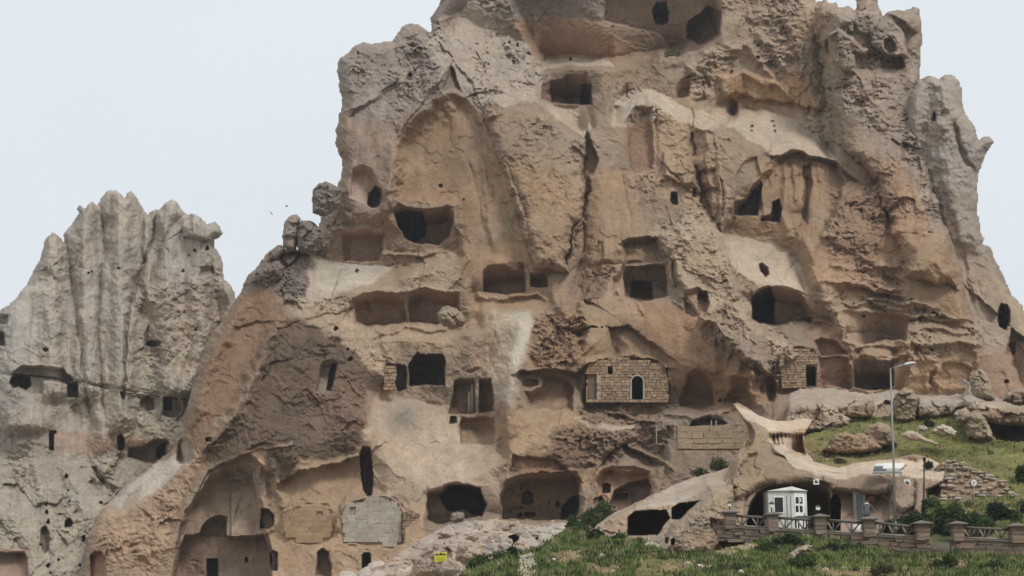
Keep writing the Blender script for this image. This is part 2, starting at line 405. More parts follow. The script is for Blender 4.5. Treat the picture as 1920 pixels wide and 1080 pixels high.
# ------------------------------------------------------------ colours of the stone, and painted shade for openings
OCH = alb(142,117,90); OCH2 = alb(140,116,88); TAN = alb(146,126,102); PINK = alb(132,111,96); PALE = alb(150,139,124); DUST = alb(146,134,118); GREY = alb(128,121,115); DKG = alb(102,98,96); BRN = alb(82,68,55); ORG = alb(120,94,73); CRUST = alb(128,113,96); RED = alb(128,100,80); WARMG = alb(136,125,112); HOLE_SHADE = alb(66,58,52); LBRN = alb(120,100,82)
WARMG = alb(146,134,118); HOLE_SHADE = alb(70,60,54); LBRN = alb(126,104,84)  # the near-black tone is shade inside openings, put into their colour

# ------------------------------------------------------------ the castle rock
def d_main(U, V):
    D = 152+np.clip(750-V, -400, 900)*.020
    D = D+np.clip((600-U)/400, 0, 3)**1.6*7
    D = D-6.0*np.exp(-((U-1480)/300)**2)*sm((V-100)/500)
    D = D-3.0*np.exp(-((U-900)/230)**2)*sm((V-50)/500)
    return D
K = Sheet(110, 1950, -100, 1110, 1.6, d_main, CRUST, 1)

# broad colour fields
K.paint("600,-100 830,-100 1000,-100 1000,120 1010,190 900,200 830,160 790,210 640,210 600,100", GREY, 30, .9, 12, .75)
K.paint("1500,-120 1800,-120 1800,520 1760,440 1700,330 1560,180 1520,60", alb(136,124,113), 40, .95, 14, .8)
K.paint("1350,-100 1540,-100 1560,180 1560,280 1420,190 1350,90", alb(144,128,108), 30, .9, 12, .75)
K.paint("440,540 530,450 600,455 610,480 580,540 560,600 500,560 470,550", DKG, 16, .9, 8, .7)
K.paint("640,190 740,180 745,380 720,400 650,410 625,380 636,300", alb(132,114,100), 20, .95, 8, .08)
K.paint("630,70 810,30 830,130 770,210 745,235 640,215", alb(128,121,116), 20, .95, 10, .7)
K.paint("806,-40 935,-60 940,60 1000,90 1060,230 1000,210 900,190 850,130 820,140 800,60", alb(150,142,130), 20, .9, 10, .8)
K.paint("745,262 770,240 800,204 822,182 850,176 876,188 905,222 935,300 960,390 990,480 1000,520 1065,520 1075,560 1000,590 880,600 850,480 870,420 850,385 800,380 735,372 738,300", OCH, 10, 1, 6, .05)
K.paint("880,180 905,215 955,330 985,440 1000,500 960,500 930,400 900,300", alb(140,116,90), 8, .8, 6, .06)
K.paint("905,205 1000,190 1095,250 1100,400 1060,500 1000,490 985,440 960,370 930,290", CRUST, 6, 1, 5, .85)
K.paint("950,290 1100,330 1098,420 1062,510 1000,500 985,450", OCH2, 40, .85, 12, .42)
K.paint("1180,180 1300,180 1370,230 1360,420 1300,400 1250,360 1190,340 1170,240", alb(148,124,98), 25, .9, 10, .5)
K.paint("1170,200 1225,200 1225,320 1185,325 1170,290", alb(128,98,74), 8, .9, 5, .15)
K.paint("1100,310 1165,318 1182,350 1190,400 1215,450 1250,500 1250,560 1380,640 1440,700 1420,760 1290,760 1240,690 1100,680 1060,690 980,690 990,620 1080,570 1095,450", OCH, 16, 1, 8, .06)
K.paint("1210,560 1310,590 1390,650 1440,700 1420,770 1340,770 1330,700 1250,680 1200,620", alb(144,110,80), 22, .85, 9, .05)
K.paint("1460,290 1570,300 1590,340 1560,420 1530,540 1500,480 1450,440 1380,430 1375,380 1430,300", OCH, 14, 1, 6, .12)
K.paint("1570,330 1700,300 1740,430 1760,540 1800,560 1820,600 1700,600 1560,560 1530,500 1560,420", alb(148,118,92), 35, .9, 12, .6)
K.paint("1690,470 1780,430 1812,560 1800,600 1730,600 1690,540", OCH2, 20, .95, 8, .08)
K.paint("1620,400 1680,390 1700,440 1640,490 1590,480", alb(150,112,82), 20, .8, 8, .2)
K.paint("1560,310 1640,330 1700,330 1650,480 1560,480", alb(124,100,82), 40, .7, 12, .8, .4)
K.paint("1600,660 1700,650 1830,640 1850,680 1830,800 1690,790 1600,740", alb(156,130,100), 16, .95, 8, .12)
K.paint("440,560 490,540 530,565 537,590 500,650 472,700 440,760 400,790 380,860 350,930 320,1010 330,900 380,700 425,600", ORG, 12, 1, 7, .1)
K.paint("560,595 640,620 690,680 722,700 700,760 680,830 640,860 560,880 520,850 430,860 400,870 380,850 440,780 480,720 500,650 535,600", BRN, 10, 1, 8, .42)
K.paint("600,700 700,720 690,800 600,830 560,760", alb(112,88,74), 25, .7, 10, .6, .3)
K.paint("690,730 740,735 850,760 870,800 930,810 945,860 970,880 940,960 800,960 780,930 690,930 650,1000 560,900 640,870 680,830", alb(160,142,122), 12, 1, 7, .06)
K.paint("735,745 850,790 880,880 830,910 760,860 700,800", alb(168,154,136), 25, .8, 10, .05)
K.paint("500,890 560,860 650,860 690,880 680,950 620,960 530,940 520,930", alb(150,126,98), 10, 1, 7, .07)
K.paint("470,850 545,830 555,880 520,900 500,940 530,1000 540,1090 510,1090 500,1000 490,900", alb(158,132,102), 8, 1, 6, .1)
K.paint("500,840 560,835 550,880 535,900 500,895 496,870", BRN, 8, .95, 6, .7)
K.paint("520,950 800,940 790,1090 510,1090", alb(156,130,102), 10, 1, 6, .08)
K.paint("910,580 1000,580 1004,600 975,700 965,830 925,820 920,700 935,650 985,620", PALE, 9, .85, 6, .05)
K.paint("700,600 900,600 940,590 980,620 920,700 840,660 770,650 700,640", alb(152,132,108), 14, .9, 8, .15)
K.paint("880,600 975,610 900,690 860,660", alb(134,112,94), 16, .7, 8, .12)
K.paint("930,760 1090,770 1150,880 1090,920 1000,900 940,880", alb(152,126,96), 18, .95, 8, .1)
K.paint("960,850 1080,850 1090,890 1060,895 960,890", alb(128,96,70), 14, .9, 8, .2)
K.paint("580,480 660,490 740,500 700,530 640,550 600,600 560,590 580,530", alb(166,156,142), 12, .95, 6, .06)
K.paint("520,560 590,560 660,560 650,640 560,600", alb(152,136,114), 12, .9, 8, .75)
K.paint("640,600 720,620 740,680 720,705 690,690 640,640", alb(158,140,116), 10, .9, 8, .7)
K.paint("740,470 860,470 860,540 760,545 660,555", alb(152,132,108), 12, .85, 8, .5)
K.paint("620,400 720,400 740,470 620,490", alb(146,126,106), 10, .9, 8, .4)
K.paint("1000,600 1090,570 1100,640 1080,690 1010,690 985,640", alb(124,98,74), 10, .95, 10, .95, .35, 9)
K.paint("1090,510 1150,500 1130,560 1090,560", alb(112,90,72), 10, .9, 8, .9, .3, 9)
K.paint("1080,760 1230,750 1260,800 1240,870 1180,850 1120,880 1060,880 1050,830 1090,800", alb(124,104,86), 12, .95, 10, .95)
K.paint("1030,810 1100,790 1110,880 1040,870", alb(112,88,70), 10, .85, 8, .8, .3, 8)
K.paint("1230,430 1330,370 1360,440 1370,540 1480,640 1500,680 1480,700 1420,700 1370,640 1290,580 1270,500", alb(150,134,112), 12, .95, 8, .8)
K.paint("1355,430 1420,440 1500,490 1520,560 1440,545 1380,510", alb(164,148,126), 10, .9, 6, .08)
K.paint("1365,560 1400,610 1500,680 1480,710 1420,720 1340,650 1320,600", alb(128,112,96), 12, .8, 8, .85, .2)
K.paint("1500,610 1580,600 1610,660 1590,730 1540,730 1530,650", alb(138,106,84), 12, .9, 6, .1)
K.paint("1540,540 1700,560 1830,620 1840,660 1680,680 1590,640", alb(154,134,108), 16, .9, 8, .7)
K.paint("1100,100 1235,95 1230,170 1130,190", alb(132,114,94), 12, .9, 8, .4)
K.paint("1000,30 1130,40 1230,110 1010,110 960,40", alb(142,112,90), 14, .95, 8, .18)
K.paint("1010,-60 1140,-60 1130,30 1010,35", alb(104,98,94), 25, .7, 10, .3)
K.paint("1150,180 1210,165 1290,200 1380,210 1330,250 1250,215 1150,240", alb(164,152,132), 10, .8, 8, .7)
K.paint("1290,120 1350,80 1440,160 1440,200 1330,190 1280,170", alb(150,134,112), 16, .8, 8, .8)
K.paint("1340,130 1500,140 1540,200 1480,215 1390,200", alb(160,128,92), 18, .85, 9, .2)
K.paint("150,1100 165,1000 200,945 300,870 345,830 380,850 330,960 320,1100", alb(156,130,106), 12, .95, 8, .6)
K.paint("200,945 240,905 330,850 345,880 290,930 230,960", PALE, 6, .85, 6, .3)
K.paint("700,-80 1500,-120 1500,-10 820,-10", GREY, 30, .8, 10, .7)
K.streaks("1080,300 1250,310 1260,470 1080,500", alb(132,104,78), .4)
K.streaks("745,230 1000,200 1000,560 745,380", alb(132,104,80), .35, 9, 120)
K.streaks("1440,290 1600,300 1600,480 1440,470", alb(118,88,64), .55, 6, 60)
K.streaks("650,200 740,200 740,380 650,380", alb(112,98,90), .4, 9, 80)
K.streaks("1350,130 1530,140 1530,220 1350,200", alb(120,86,58), .5, 7, 60)
K.streaks("380,560 530,560 480,760 360,860", alb(122,86,62), .4, 10, 40)
K.streaks("1690,430 1820,430 1830,620 1690,600", alb(128,96,72), .4, 8, 100)

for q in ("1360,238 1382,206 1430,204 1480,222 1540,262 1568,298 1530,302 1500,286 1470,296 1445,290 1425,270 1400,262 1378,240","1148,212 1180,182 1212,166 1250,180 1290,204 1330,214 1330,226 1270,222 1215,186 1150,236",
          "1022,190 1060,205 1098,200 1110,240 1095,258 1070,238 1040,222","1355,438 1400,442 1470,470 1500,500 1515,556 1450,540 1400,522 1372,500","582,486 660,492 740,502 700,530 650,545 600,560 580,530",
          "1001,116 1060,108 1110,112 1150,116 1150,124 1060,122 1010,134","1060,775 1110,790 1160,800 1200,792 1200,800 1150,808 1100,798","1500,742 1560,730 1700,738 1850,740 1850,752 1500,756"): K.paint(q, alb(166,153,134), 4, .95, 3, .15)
K.paint("1540,560 1700,560 1830,610 1840,650 1690,670 1590,650", alb(146,128,104), 12, .7, 8, .75)
# big forms: buttresses, gullies, recesses
K.soft("620,60 820,30 850,200 750,260 740,420 640,420", 2.5, 30)
K.recess("742,262 758,236 784,214 806,192 830,176 858,174 880,188 905,215 935,300 960,390 990,480 1000,520 970,510 900,480 850,470 850,385 735,372 738,300", 1.4, 18, 0, 5)
K.recess("790,240 805,195 838,170 870,182 885,215 905,270 915,360 925,470 860,470 855,390 800,385 780,300", .55, 14, 0, 4)
K.recess("828,170 838,132 846,120 854,132 866,172 848,166", 1.5, 5, 0, 2)
K.paint("828,170 838,132 846,120 854,132 866,172 848,166", alb(118,104,90), 4, .9, 3, .1)
K.streaks("742,150 830,130 830,200 780,260 745,300", alb(108,92,76), .6, 6, 60)
K.bulge("905,205 940,160 1010,190 1070,230 1098,250 1100,400 1080,440 1062,512 1000,505 985,450 960,370 930,290", 3.2, 34, 7)
K.ridge("845,115 790,200 752,260 740,330 732,372", 1.0, 12)
K.ridge("745,260 730,330 728,400", 1.3, 14)
K.recess("1100,238 1125,300 1110,330 1100,400 1078,432 1066,500 1056,500 1072,430 1088,400 1092,320 1094,250", 2.6, 6, 0, 5)
K.ridge("1098,480 1075,560 1085,640", -1.2, 14)
K.ridge("1180,320 1180,480", 1.2, 26)
K.ridge("1130,320 1135,500", 1.4, 30)
K.bulge("1300,200 1360,230 1440,270 1450,330 1400,370 1360,440 1330,390 1300,300", 2.6, 30, 7)
K.recess("1172,215 1190,196 1224,200 1228,320 1186,328 1176,300", 1.8, 9, 0, 4)
K.recess("1292,250 1310,236 1324,250 1330,330 1340,400 1318,398 1300,340", 1.2, 7, 0, 5)
K.recess("1455,292 1480,276 1505,282 1535,290 1570,300 1592,340 1560,420 1530,460 1500,420 1455,400 1375,410 1380,380 1430,330", 2.0, 12, 0, 5)
K.recess("1502,310 1522,300 1524,345 1512,425 1498,430 1506,360", 1.4, 5, 0, 3)
K.bulge("1530,-30 1600,0 1720,10 1730,180 1745,330 1800,540 1700,520 1640,340 1560,260 1540,120", 3.5, 50, 8)
K.ridge("1725,10 1733,160 1748,300 1775,430 1803,530", 1.5, 16)
K.ridge("1535,60 1545,120 1550,220 1560,300", -1.8, 14)
K.ridge("1700,40 1690,200 1710,340", -1.0, 22)
K.soft("1690,440 1790,430 1830,640 1700,640", 1.8, 30)
K.recess("380,1110 330,1110 330,1010 345,960 368,925 395,892 425,872 455,866 482,885 492,950 505,1010 515,1110", .1, 10)
K.soft("560,595 650,610 720,700 690,830 560,880 430,860 480,720 520,620", 2.2, 40)
K.ridge("535,600 500,650 470,720 440,780 385,850", 1.6, 12, 8)
K.ridge("450,560 430,610 385,700 352,800 300,890", 1.5, 18)
K.scarp("700,840 640,866 560,880 520,905 470,850 420,868", 2.0, 60, 4)
K.soft("1040,560 1300,570 1400,650 1440,760 1240,690 1090,690", 2.4, 40)
K.soft("900,720 1000,600 1080,690 1060,860 960,880 930,820", 1.8, 40)
K.ridge("975,600 960,700 945,830", 1.6, 24)
K.bulge("1230,440 1290,400 1360,440 1400,560 1500,670 1440,710 1360,650 1290,570 1260,500", 2.4, 30, 8)
K.ridge("1240,440 1290,560 1370,640 1450,700", 1.2, 14)
K.ridge("1498,430 1530,500 1545,560 1600,640 1660,690", 1.8, 14)
K.soft("1440,700 1600,740 1860,720 1880,800 1440,800", 2.0, 20)
K.recess("1530,440 1555,440 1700,530 1690,545 1560,500 1540,540 1520,500", .8, 10, 0, 6)
# broken crown at the upper right: big tilted blocks
def block(p, A, tx, ty, wob=3, w=5):
    k, d = K.sdf(p, 3, wob)
    if k:
        U = K.U[k]; V = K.V[k]; ins = d > 0; cu, cv = U[ins].mean(), V[ins].mean()
        K.D[k] -= np.where(ins, (A+tx*(U-cu)/40+ty*(V-cv)/40)*sm(d/w), 0)
block("1524,40 1540,5 1562,6 1572,20 1600,42 1570,60 1552,78 1548,96 1530,80", 2.2, .8, -.6)
block("1552,62 1575,52 1602,70 1612,84 1632,92 1625,104 1606,100 1606,140 1570,130 1552,98", 2.6, -.8, -.8)
block("1600,44 1606,20 1648,20 1655,34 1640,60 1624,70 1604,60", 1.6, .5, -1.0)
block("1590,52 1602,46 1602,60 1592,60", 1.0, 0, 0, 1, 2)
block("1628,52 1660,30 1700,60 1702,110 1676,106 1650,100 1632,84", 1.8, .8, .8)
block("1660,24 1728,14 1730,70 1710,60 1690,40", 1.4, -.6, -.6)
K.recess("1658,74 1668,68 1680,80 1682,96 1668,104 1656,92", 1.6, 4, 0, 2)
K.recess("1650,104 1690,106 1700,126 1690,132 1652,130", 1.6, 4, 0, 3)
K.ledge("1600,128 1650,128 1690,130 1700,138 1640,146 1606,142", 1.6, 30)
K.recess("1596,96 1604,94 1606,100 1600,104 1595,101", 1.2, 2, 0, 1)
for q in ("1355,95 1400,85 1450,150 1440,165","1240,130 1290,118 1310,150 1330,180","1385,130 1420,150 1460,160 1500,200","1230,110 1260,118 1300,110","1420,60 1450,90 1470,130","1480,40 1500,90 1505,140"): K.ridge(q, .8, 8, 6, 4)
for q in ("1285,150 1300,140 1316,150 1322,185 1300,190","1300,150 1325,146 1330,165"): K.ridge(q, -.6, 3, 3)
block("1340,140 1392,130 1396,176 1380,192 1350,180", 1.6, 0, -.5, 4, 9)
K.scarp("1540,205 1480,190 1420,185 1380,170 1350,190", 1.2, 36, 4)
# centre: chimneys, slots and slabs around the carved slot wall
block("1240,282 1275,280 1330,330 1340,352 1330,362 1270,345 1244,330", .9, -.6, .2, 3, 5)
block("1276,330 1300,326 1300,345 1282,346", .7, 0, 0, 2, 3)
K.scarp("1345,352 1300,360 1270,330 1240,300", .7, 22, 3)
K.recess("1304,330 1312,318 1345,312 1352,360 1352,420 1330,400 1312,380", 1.1, 6, 0, 4)
K.ridge("1300,345 1316,385 1340,412 1355,425", -.6, 4, 3)
K.recess("1378,330 1392,300 1420,290 1430,330 1412,344 1398,372 1380,372", .8, 6, 0, 3)
K.ridge("1428,345 1436,420", .8, 6, 2); K.ridge("1475,320 1470,400 1480,450", .8, 9, 3); K.ridge("1490,312 1492,380", .5, 4, 2)
K.ledge("1474,404 1500,400 1512,408 1500,418 1484,420", 1.2, 16)
K.ridge("1514,330 1512,425", -.9, 4, 3)
K.recess("1165,452 1176,448 1215,440 1232,446 1240,470 1248,492 1176,500 1168,480", 1.6, 6, 0, 3)
K.scarp("1232,446 1200,452 1166,456", 1.4, 16, 3)
K.ridge("1160,500 1156,540 1164,562", .6, 5)
K.ridge("1258,480 1252,510 1262,540", .8, 5)
# folds in the smooth lower walls
for q, a, w_ in (("1400,650 1360,740 1345,780", .9, 12), ("1300,600 1330,660 1345,700", .7, 14), ("1240,540 1200,580", .6, 14), ("1000,600 1060,640 1085,690", .5, 16),
                 ("880,600 880,660 890,700", .6, 14), ("720,640 740,690", .8, 10), ("1410,700 1412,760", .9, 7), ("1368,700 1366,760", .7, 6), ("660,930 640,960 630,1000", .6, 8),
                 ("510,870 520,920 535,950", .8, 8), ("480,860 500,950 512,1000", .9, 8), ("800,700 850,740 870,790 900,840", .6, 14), ("930,620 900,680 880,720", -.6, 14),
                 ("960,880 950,930 944,970", .8, 8), ("1092,900 1096,960 1085,980", 1.0, 8), ("1240,870 1235,920 1220,950", .9, 8), ("560,700 600,640 640,620", .7, 16),
                 ("1600,640 1606,730", .8, 6), ("1700,640 1710,700 1700,740", 1.2, 8), ("1748,690 1752,740 1745,770", -1.0, 5), ("1830,640 1836,690 1820,720", 1.0, 8)): K.ridge(q, a, w_, 7)
K.recess("1755,700 1765,680 1800,676 1822,690 1815,720 1780,730 1758,726", .8, 6, 0, 4)
K.scarp("1480,640 1440,700 1410,712", 1.2, 20, 3)
K.scarp("1380,560 1400,600 1470,640", .9, 24, 3)
K.recess("1120,450 1135,452 1130,500 1110,520 1100,500", .5, 5, 0, 3)
for q in ("1110,545 1085,575 1060,600", "1130,520 1100,560", "1060,570 1030,620 1010,680", "1085,580 1070,640 1075,690"): K.ridge(q, .5, 6, 8)
for q, a in (("1540,560 1600,572 1640,560 1700,568 1760,575", 1.0), ("1560,590 1580,580 1700,590 1760,600 1820,600", .9), ("1700,620 1750,612 1800,622 1838,618", .9), ("1690,640 1740,648 1800,640 1845,650", 1.0),
             ("1530,530 1600,528 1640,545 1690,540", .8), ("1600,655 1640,645 1690,650", 1.0), ("1655,680 1700,664 1706,660", 1.2), ("1560,500 1620,505 1680,498 1720,508", .6), ("1480,600 1520,596 1560,610", 1.0),
             ("880,556 930,560 1000,552 1030,560", .8), ("700,632 760,612 800,620 870,612 900,600", .7), ("1100,758 1160,775 1210,790 1240,785", .9), ("1240,775 1300,782 1360,768 1390,760", .9),
             ("1170,832 1200,845 1240,862 1260,880", 1.0), ("640,600 600,612 560,606", .6), ("720,475 780,480 840,470 850,480", .7), ("1480,738 1560,728 1640,736", .8)): K.ridge(q, a, 4, 5, sharp=False)
# ledge cornices and shadows above the big openings
for q, a in (("725,375 760,385 800,392 850,386", .8), ("640,432 680,428 720,436", .7), ("655,560 700,548 760,545 800,540 860,548", .7), ("1405,550 1440,534 1480,536 1520,552", .9),
             ("1575,574 1640,572 1700,582", .9), ("1595,668 1640,664 1690,672", .9), ("945,898 1000,884 1085,884", .9), ("1118,884 1150,870 1225,880", .7), ("800,920 840,902 900,908", .7)): K.ridge(q, a, 6, 4, 3)
# water stains and the weathered skin, as the photograph has them
K.streaks("1560,200 1730,200 1790,480 1600,420", alb(96,84,76), .45, 10, 90)
K.streaks("900,560 1000,600 960,760 900,720", alb(176,164,148), .5, 10, 60)
K.paint("925,600 990,590 1000,610 980,680 955,760 925,740 915,700 940,650", alb(172,160,142), 10, .8, 5, .06)
K.streaks("640,210 740,200 740,330 650,330", alb(96,88,84), .5, 12, 60)
K.streaks("1240,560 1440,640 1430,760 1250,680", alb(112,80,58), .35, 10, 90)
K.streaks("1100,320 1200,320 1230,500 1100,500", alb(160,136,108), .4, 9, 120)
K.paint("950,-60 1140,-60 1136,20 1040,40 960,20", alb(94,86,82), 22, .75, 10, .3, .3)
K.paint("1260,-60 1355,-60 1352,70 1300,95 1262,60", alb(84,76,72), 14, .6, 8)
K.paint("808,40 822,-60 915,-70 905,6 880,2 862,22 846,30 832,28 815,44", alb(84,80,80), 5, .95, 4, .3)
for q in ("1360,690 1380,640 1330,600 1290,585 1262,560", "1440,708 1500,690 1530,660", "905,230 945,300 968,370 985,430", "735,372 760,386 800,392", "1300,235 1340,250 1352,330", "1570,300 1585,340 1570,400",
          "1062,512 1075,440 1090,405", "560,880 640,866 700,842", "430,862 500,838 550,835", "1120,640 1060,690 985,694", "1080,770 1150,790 1230,790", "1520,300 1545,310 1570,305", "640,210 680,200 740,160",
          "1230,440 1245,480 1265,540", "1355,440 1372,500 1400,520", "880,480 860,520 840,540", "1640,350 1660,420 1640,480", "1735,150 1745,300 1770,420"):
    K.ridge(q, .45, 2.6, 5)
# leaning shelves
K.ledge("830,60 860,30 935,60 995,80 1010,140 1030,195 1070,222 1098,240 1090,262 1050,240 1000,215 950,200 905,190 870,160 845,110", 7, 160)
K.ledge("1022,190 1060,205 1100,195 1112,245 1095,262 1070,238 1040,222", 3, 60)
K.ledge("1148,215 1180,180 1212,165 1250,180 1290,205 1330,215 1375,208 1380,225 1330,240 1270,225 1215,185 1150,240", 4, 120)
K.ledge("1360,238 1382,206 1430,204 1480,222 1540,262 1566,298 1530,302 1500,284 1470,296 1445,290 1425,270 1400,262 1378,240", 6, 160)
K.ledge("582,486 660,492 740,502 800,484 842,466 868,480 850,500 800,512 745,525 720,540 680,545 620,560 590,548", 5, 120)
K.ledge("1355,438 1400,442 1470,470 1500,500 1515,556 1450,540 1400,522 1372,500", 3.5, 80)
K.ledge("700,740 850,758 872,800 935,806 950,862 900,890 860,902 840,905 800,918 760,900 705,850 690,790", 4.5, 160)
K.ledge("660,606 760,604 880,606 900,598 900,620 840,640 760,640 700,628", 2.5, 60)
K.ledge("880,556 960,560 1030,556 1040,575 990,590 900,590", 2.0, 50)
K.ledge("1090,752 1230,750 1390,752 1420,772 1330,780 1240,800 1160,805 1100,780", 3.5, 60)
K.ledge("1400,600 1460,612 1530,600 1570,612 1540,640 1480,650 1430,640", 3.0, 60)
K.ledge("1600,655 1660,645 1690,660 1680,690 1640,700 1600,690", 3.0, 50)
K.ledge("1440,728 1600,740 1860,740 1880,800 1440,800", 5, 30)
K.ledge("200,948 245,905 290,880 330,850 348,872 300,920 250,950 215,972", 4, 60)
K.ledge("1160,840 1200,835 1250,860 1250,880 1200,880", 2, 50)
K.ledge("1230,105 1330,82 1300,120 1260,145 1190,195 1150,200 1190,150", 3, 60)
K.ledge("1560,560 1700,590 1820,620 1830,640 1700,640 1590,610", 2.5, 50)
K.ledge("1000,125 1060,112 1150,118 1150,130 1060,130 1010,145", 2, 30)
K.ledge("800,975 920,960 1090,960 1080,985 960,990 800,1010", 2.5, 30)
K.ledge("660,890 730,930 640,1000 600,960", 1, 30)
# crust edges: skin of hard rock broken away, the smooth wall under it set back
K.scarp("1062,505 1095,560 1130,500 1165,495", .9, 30, 3)
K.scarp("1262,672 1240,655 1210,632 1180,610 1140,612 1145,650 1155,672", 1.7, 40, 3)
K.scarp("1250,690 1200,680 1155,672 1100,682 1085,700 1060,690 980,695 965,700", 2.4, 40, 3)
K.scarp("1150,320 1185,330 1200,400 1225,440", .6, 30, 4)
K.scarp("1390,760 1340,700 1310,690 1270,740", .3, 30, 4)
K.scarp("690,560 660,560 640,600", 1.2, 30, 4)
K.scarp("560,950 620,955 700,940 760,960", .6, 30, 3)
K.scarp("1240,870 1170,830 1140,850 1120,880", 1.6, 46, 3)
K.scarp("1610,340 1560,300 1500,285 1445,292", 1.8, 36, 3)
K.scarp("1090,900 1040,860 960,852 950,900", 1.0, 24, 3)
K.scarp("740,150 690,190 650,215", .9, 50, 5)
K.scarp("900,190 885,150 850,110 815,160 770,215 742,260", .8, 40, 4)
K.scarp("1800,600 1760,590 1700,600 1620,560", 1.2, 30, 4)
K.scarp("1700,560 1640,545 1590,530", 1.3, 20, 3)
K.scarp("530,600 480,602 440,612", .5, 40, 3)
# cracks
for c_, a_, w_ in (("1094,250 1098,330 1092,400 1096,470 1080,520",.8,3),("905,215 930,270 960,330 985,400 1000,470 1012,500",.5,3),
    ("1352,330 1356,380 1350,440",.9,2.5),("1020,560 1100,480 1110,440",.3,3),("1733,170 1742,260 1760,350 1778,430 1795,500",1.2,4),
    ("1735,240 1750,330 1768,400",.9,3),("1550,80 1558,200 1565,280",.8,3),("520,620 560,605 620,590 690,575",.7,2.5),
    ("1450,560 1500,470 1505,420",.4,3),("880,300 895,360 905,430",.35,3),("1165,320 1180,400 1190,470",.3,3),
    ("900,250 905,290 930,380",.35,2.5),("745,240 740,300 735,360",.5,3),("640,500 620,560 590,600",.5,3),("1300,700 1270,760",.2,3),
    ("985,430 1040,470 1060,500",.25,3),("1230,200 1233,320",.6,2.5),("1440,230 1445,300 1440,360",.5,3),("1160,860 1130,900 1120,940",.5,3)):
    K.ridge(c_, -a_, w_, 4, sharp=True)
# top terrace of the castle, a deep broken room
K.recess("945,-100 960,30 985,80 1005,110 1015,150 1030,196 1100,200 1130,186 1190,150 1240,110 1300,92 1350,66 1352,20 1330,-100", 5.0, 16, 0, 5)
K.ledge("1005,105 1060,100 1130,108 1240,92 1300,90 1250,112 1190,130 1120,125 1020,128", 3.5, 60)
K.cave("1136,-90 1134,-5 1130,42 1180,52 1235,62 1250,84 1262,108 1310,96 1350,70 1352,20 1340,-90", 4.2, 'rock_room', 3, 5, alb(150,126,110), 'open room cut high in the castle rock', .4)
K.cave("1228,44 1222,20 1230,4 1250,2 1254,20 1252,42 1240,48", 4, 'cave_opening', 1.5, 2.5, HOLE_SHADE)
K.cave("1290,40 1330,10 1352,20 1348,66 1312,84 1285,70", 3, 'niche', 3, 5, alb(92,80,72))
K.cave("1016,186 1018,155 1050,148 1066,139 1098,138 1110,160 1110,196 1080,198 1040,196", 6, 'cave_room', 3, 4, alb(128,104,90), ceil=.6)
K.cave("1089,197 1089,158 1109,158 1110,197", 5, 'doorway', 1, 2, HOLE_SHADE)

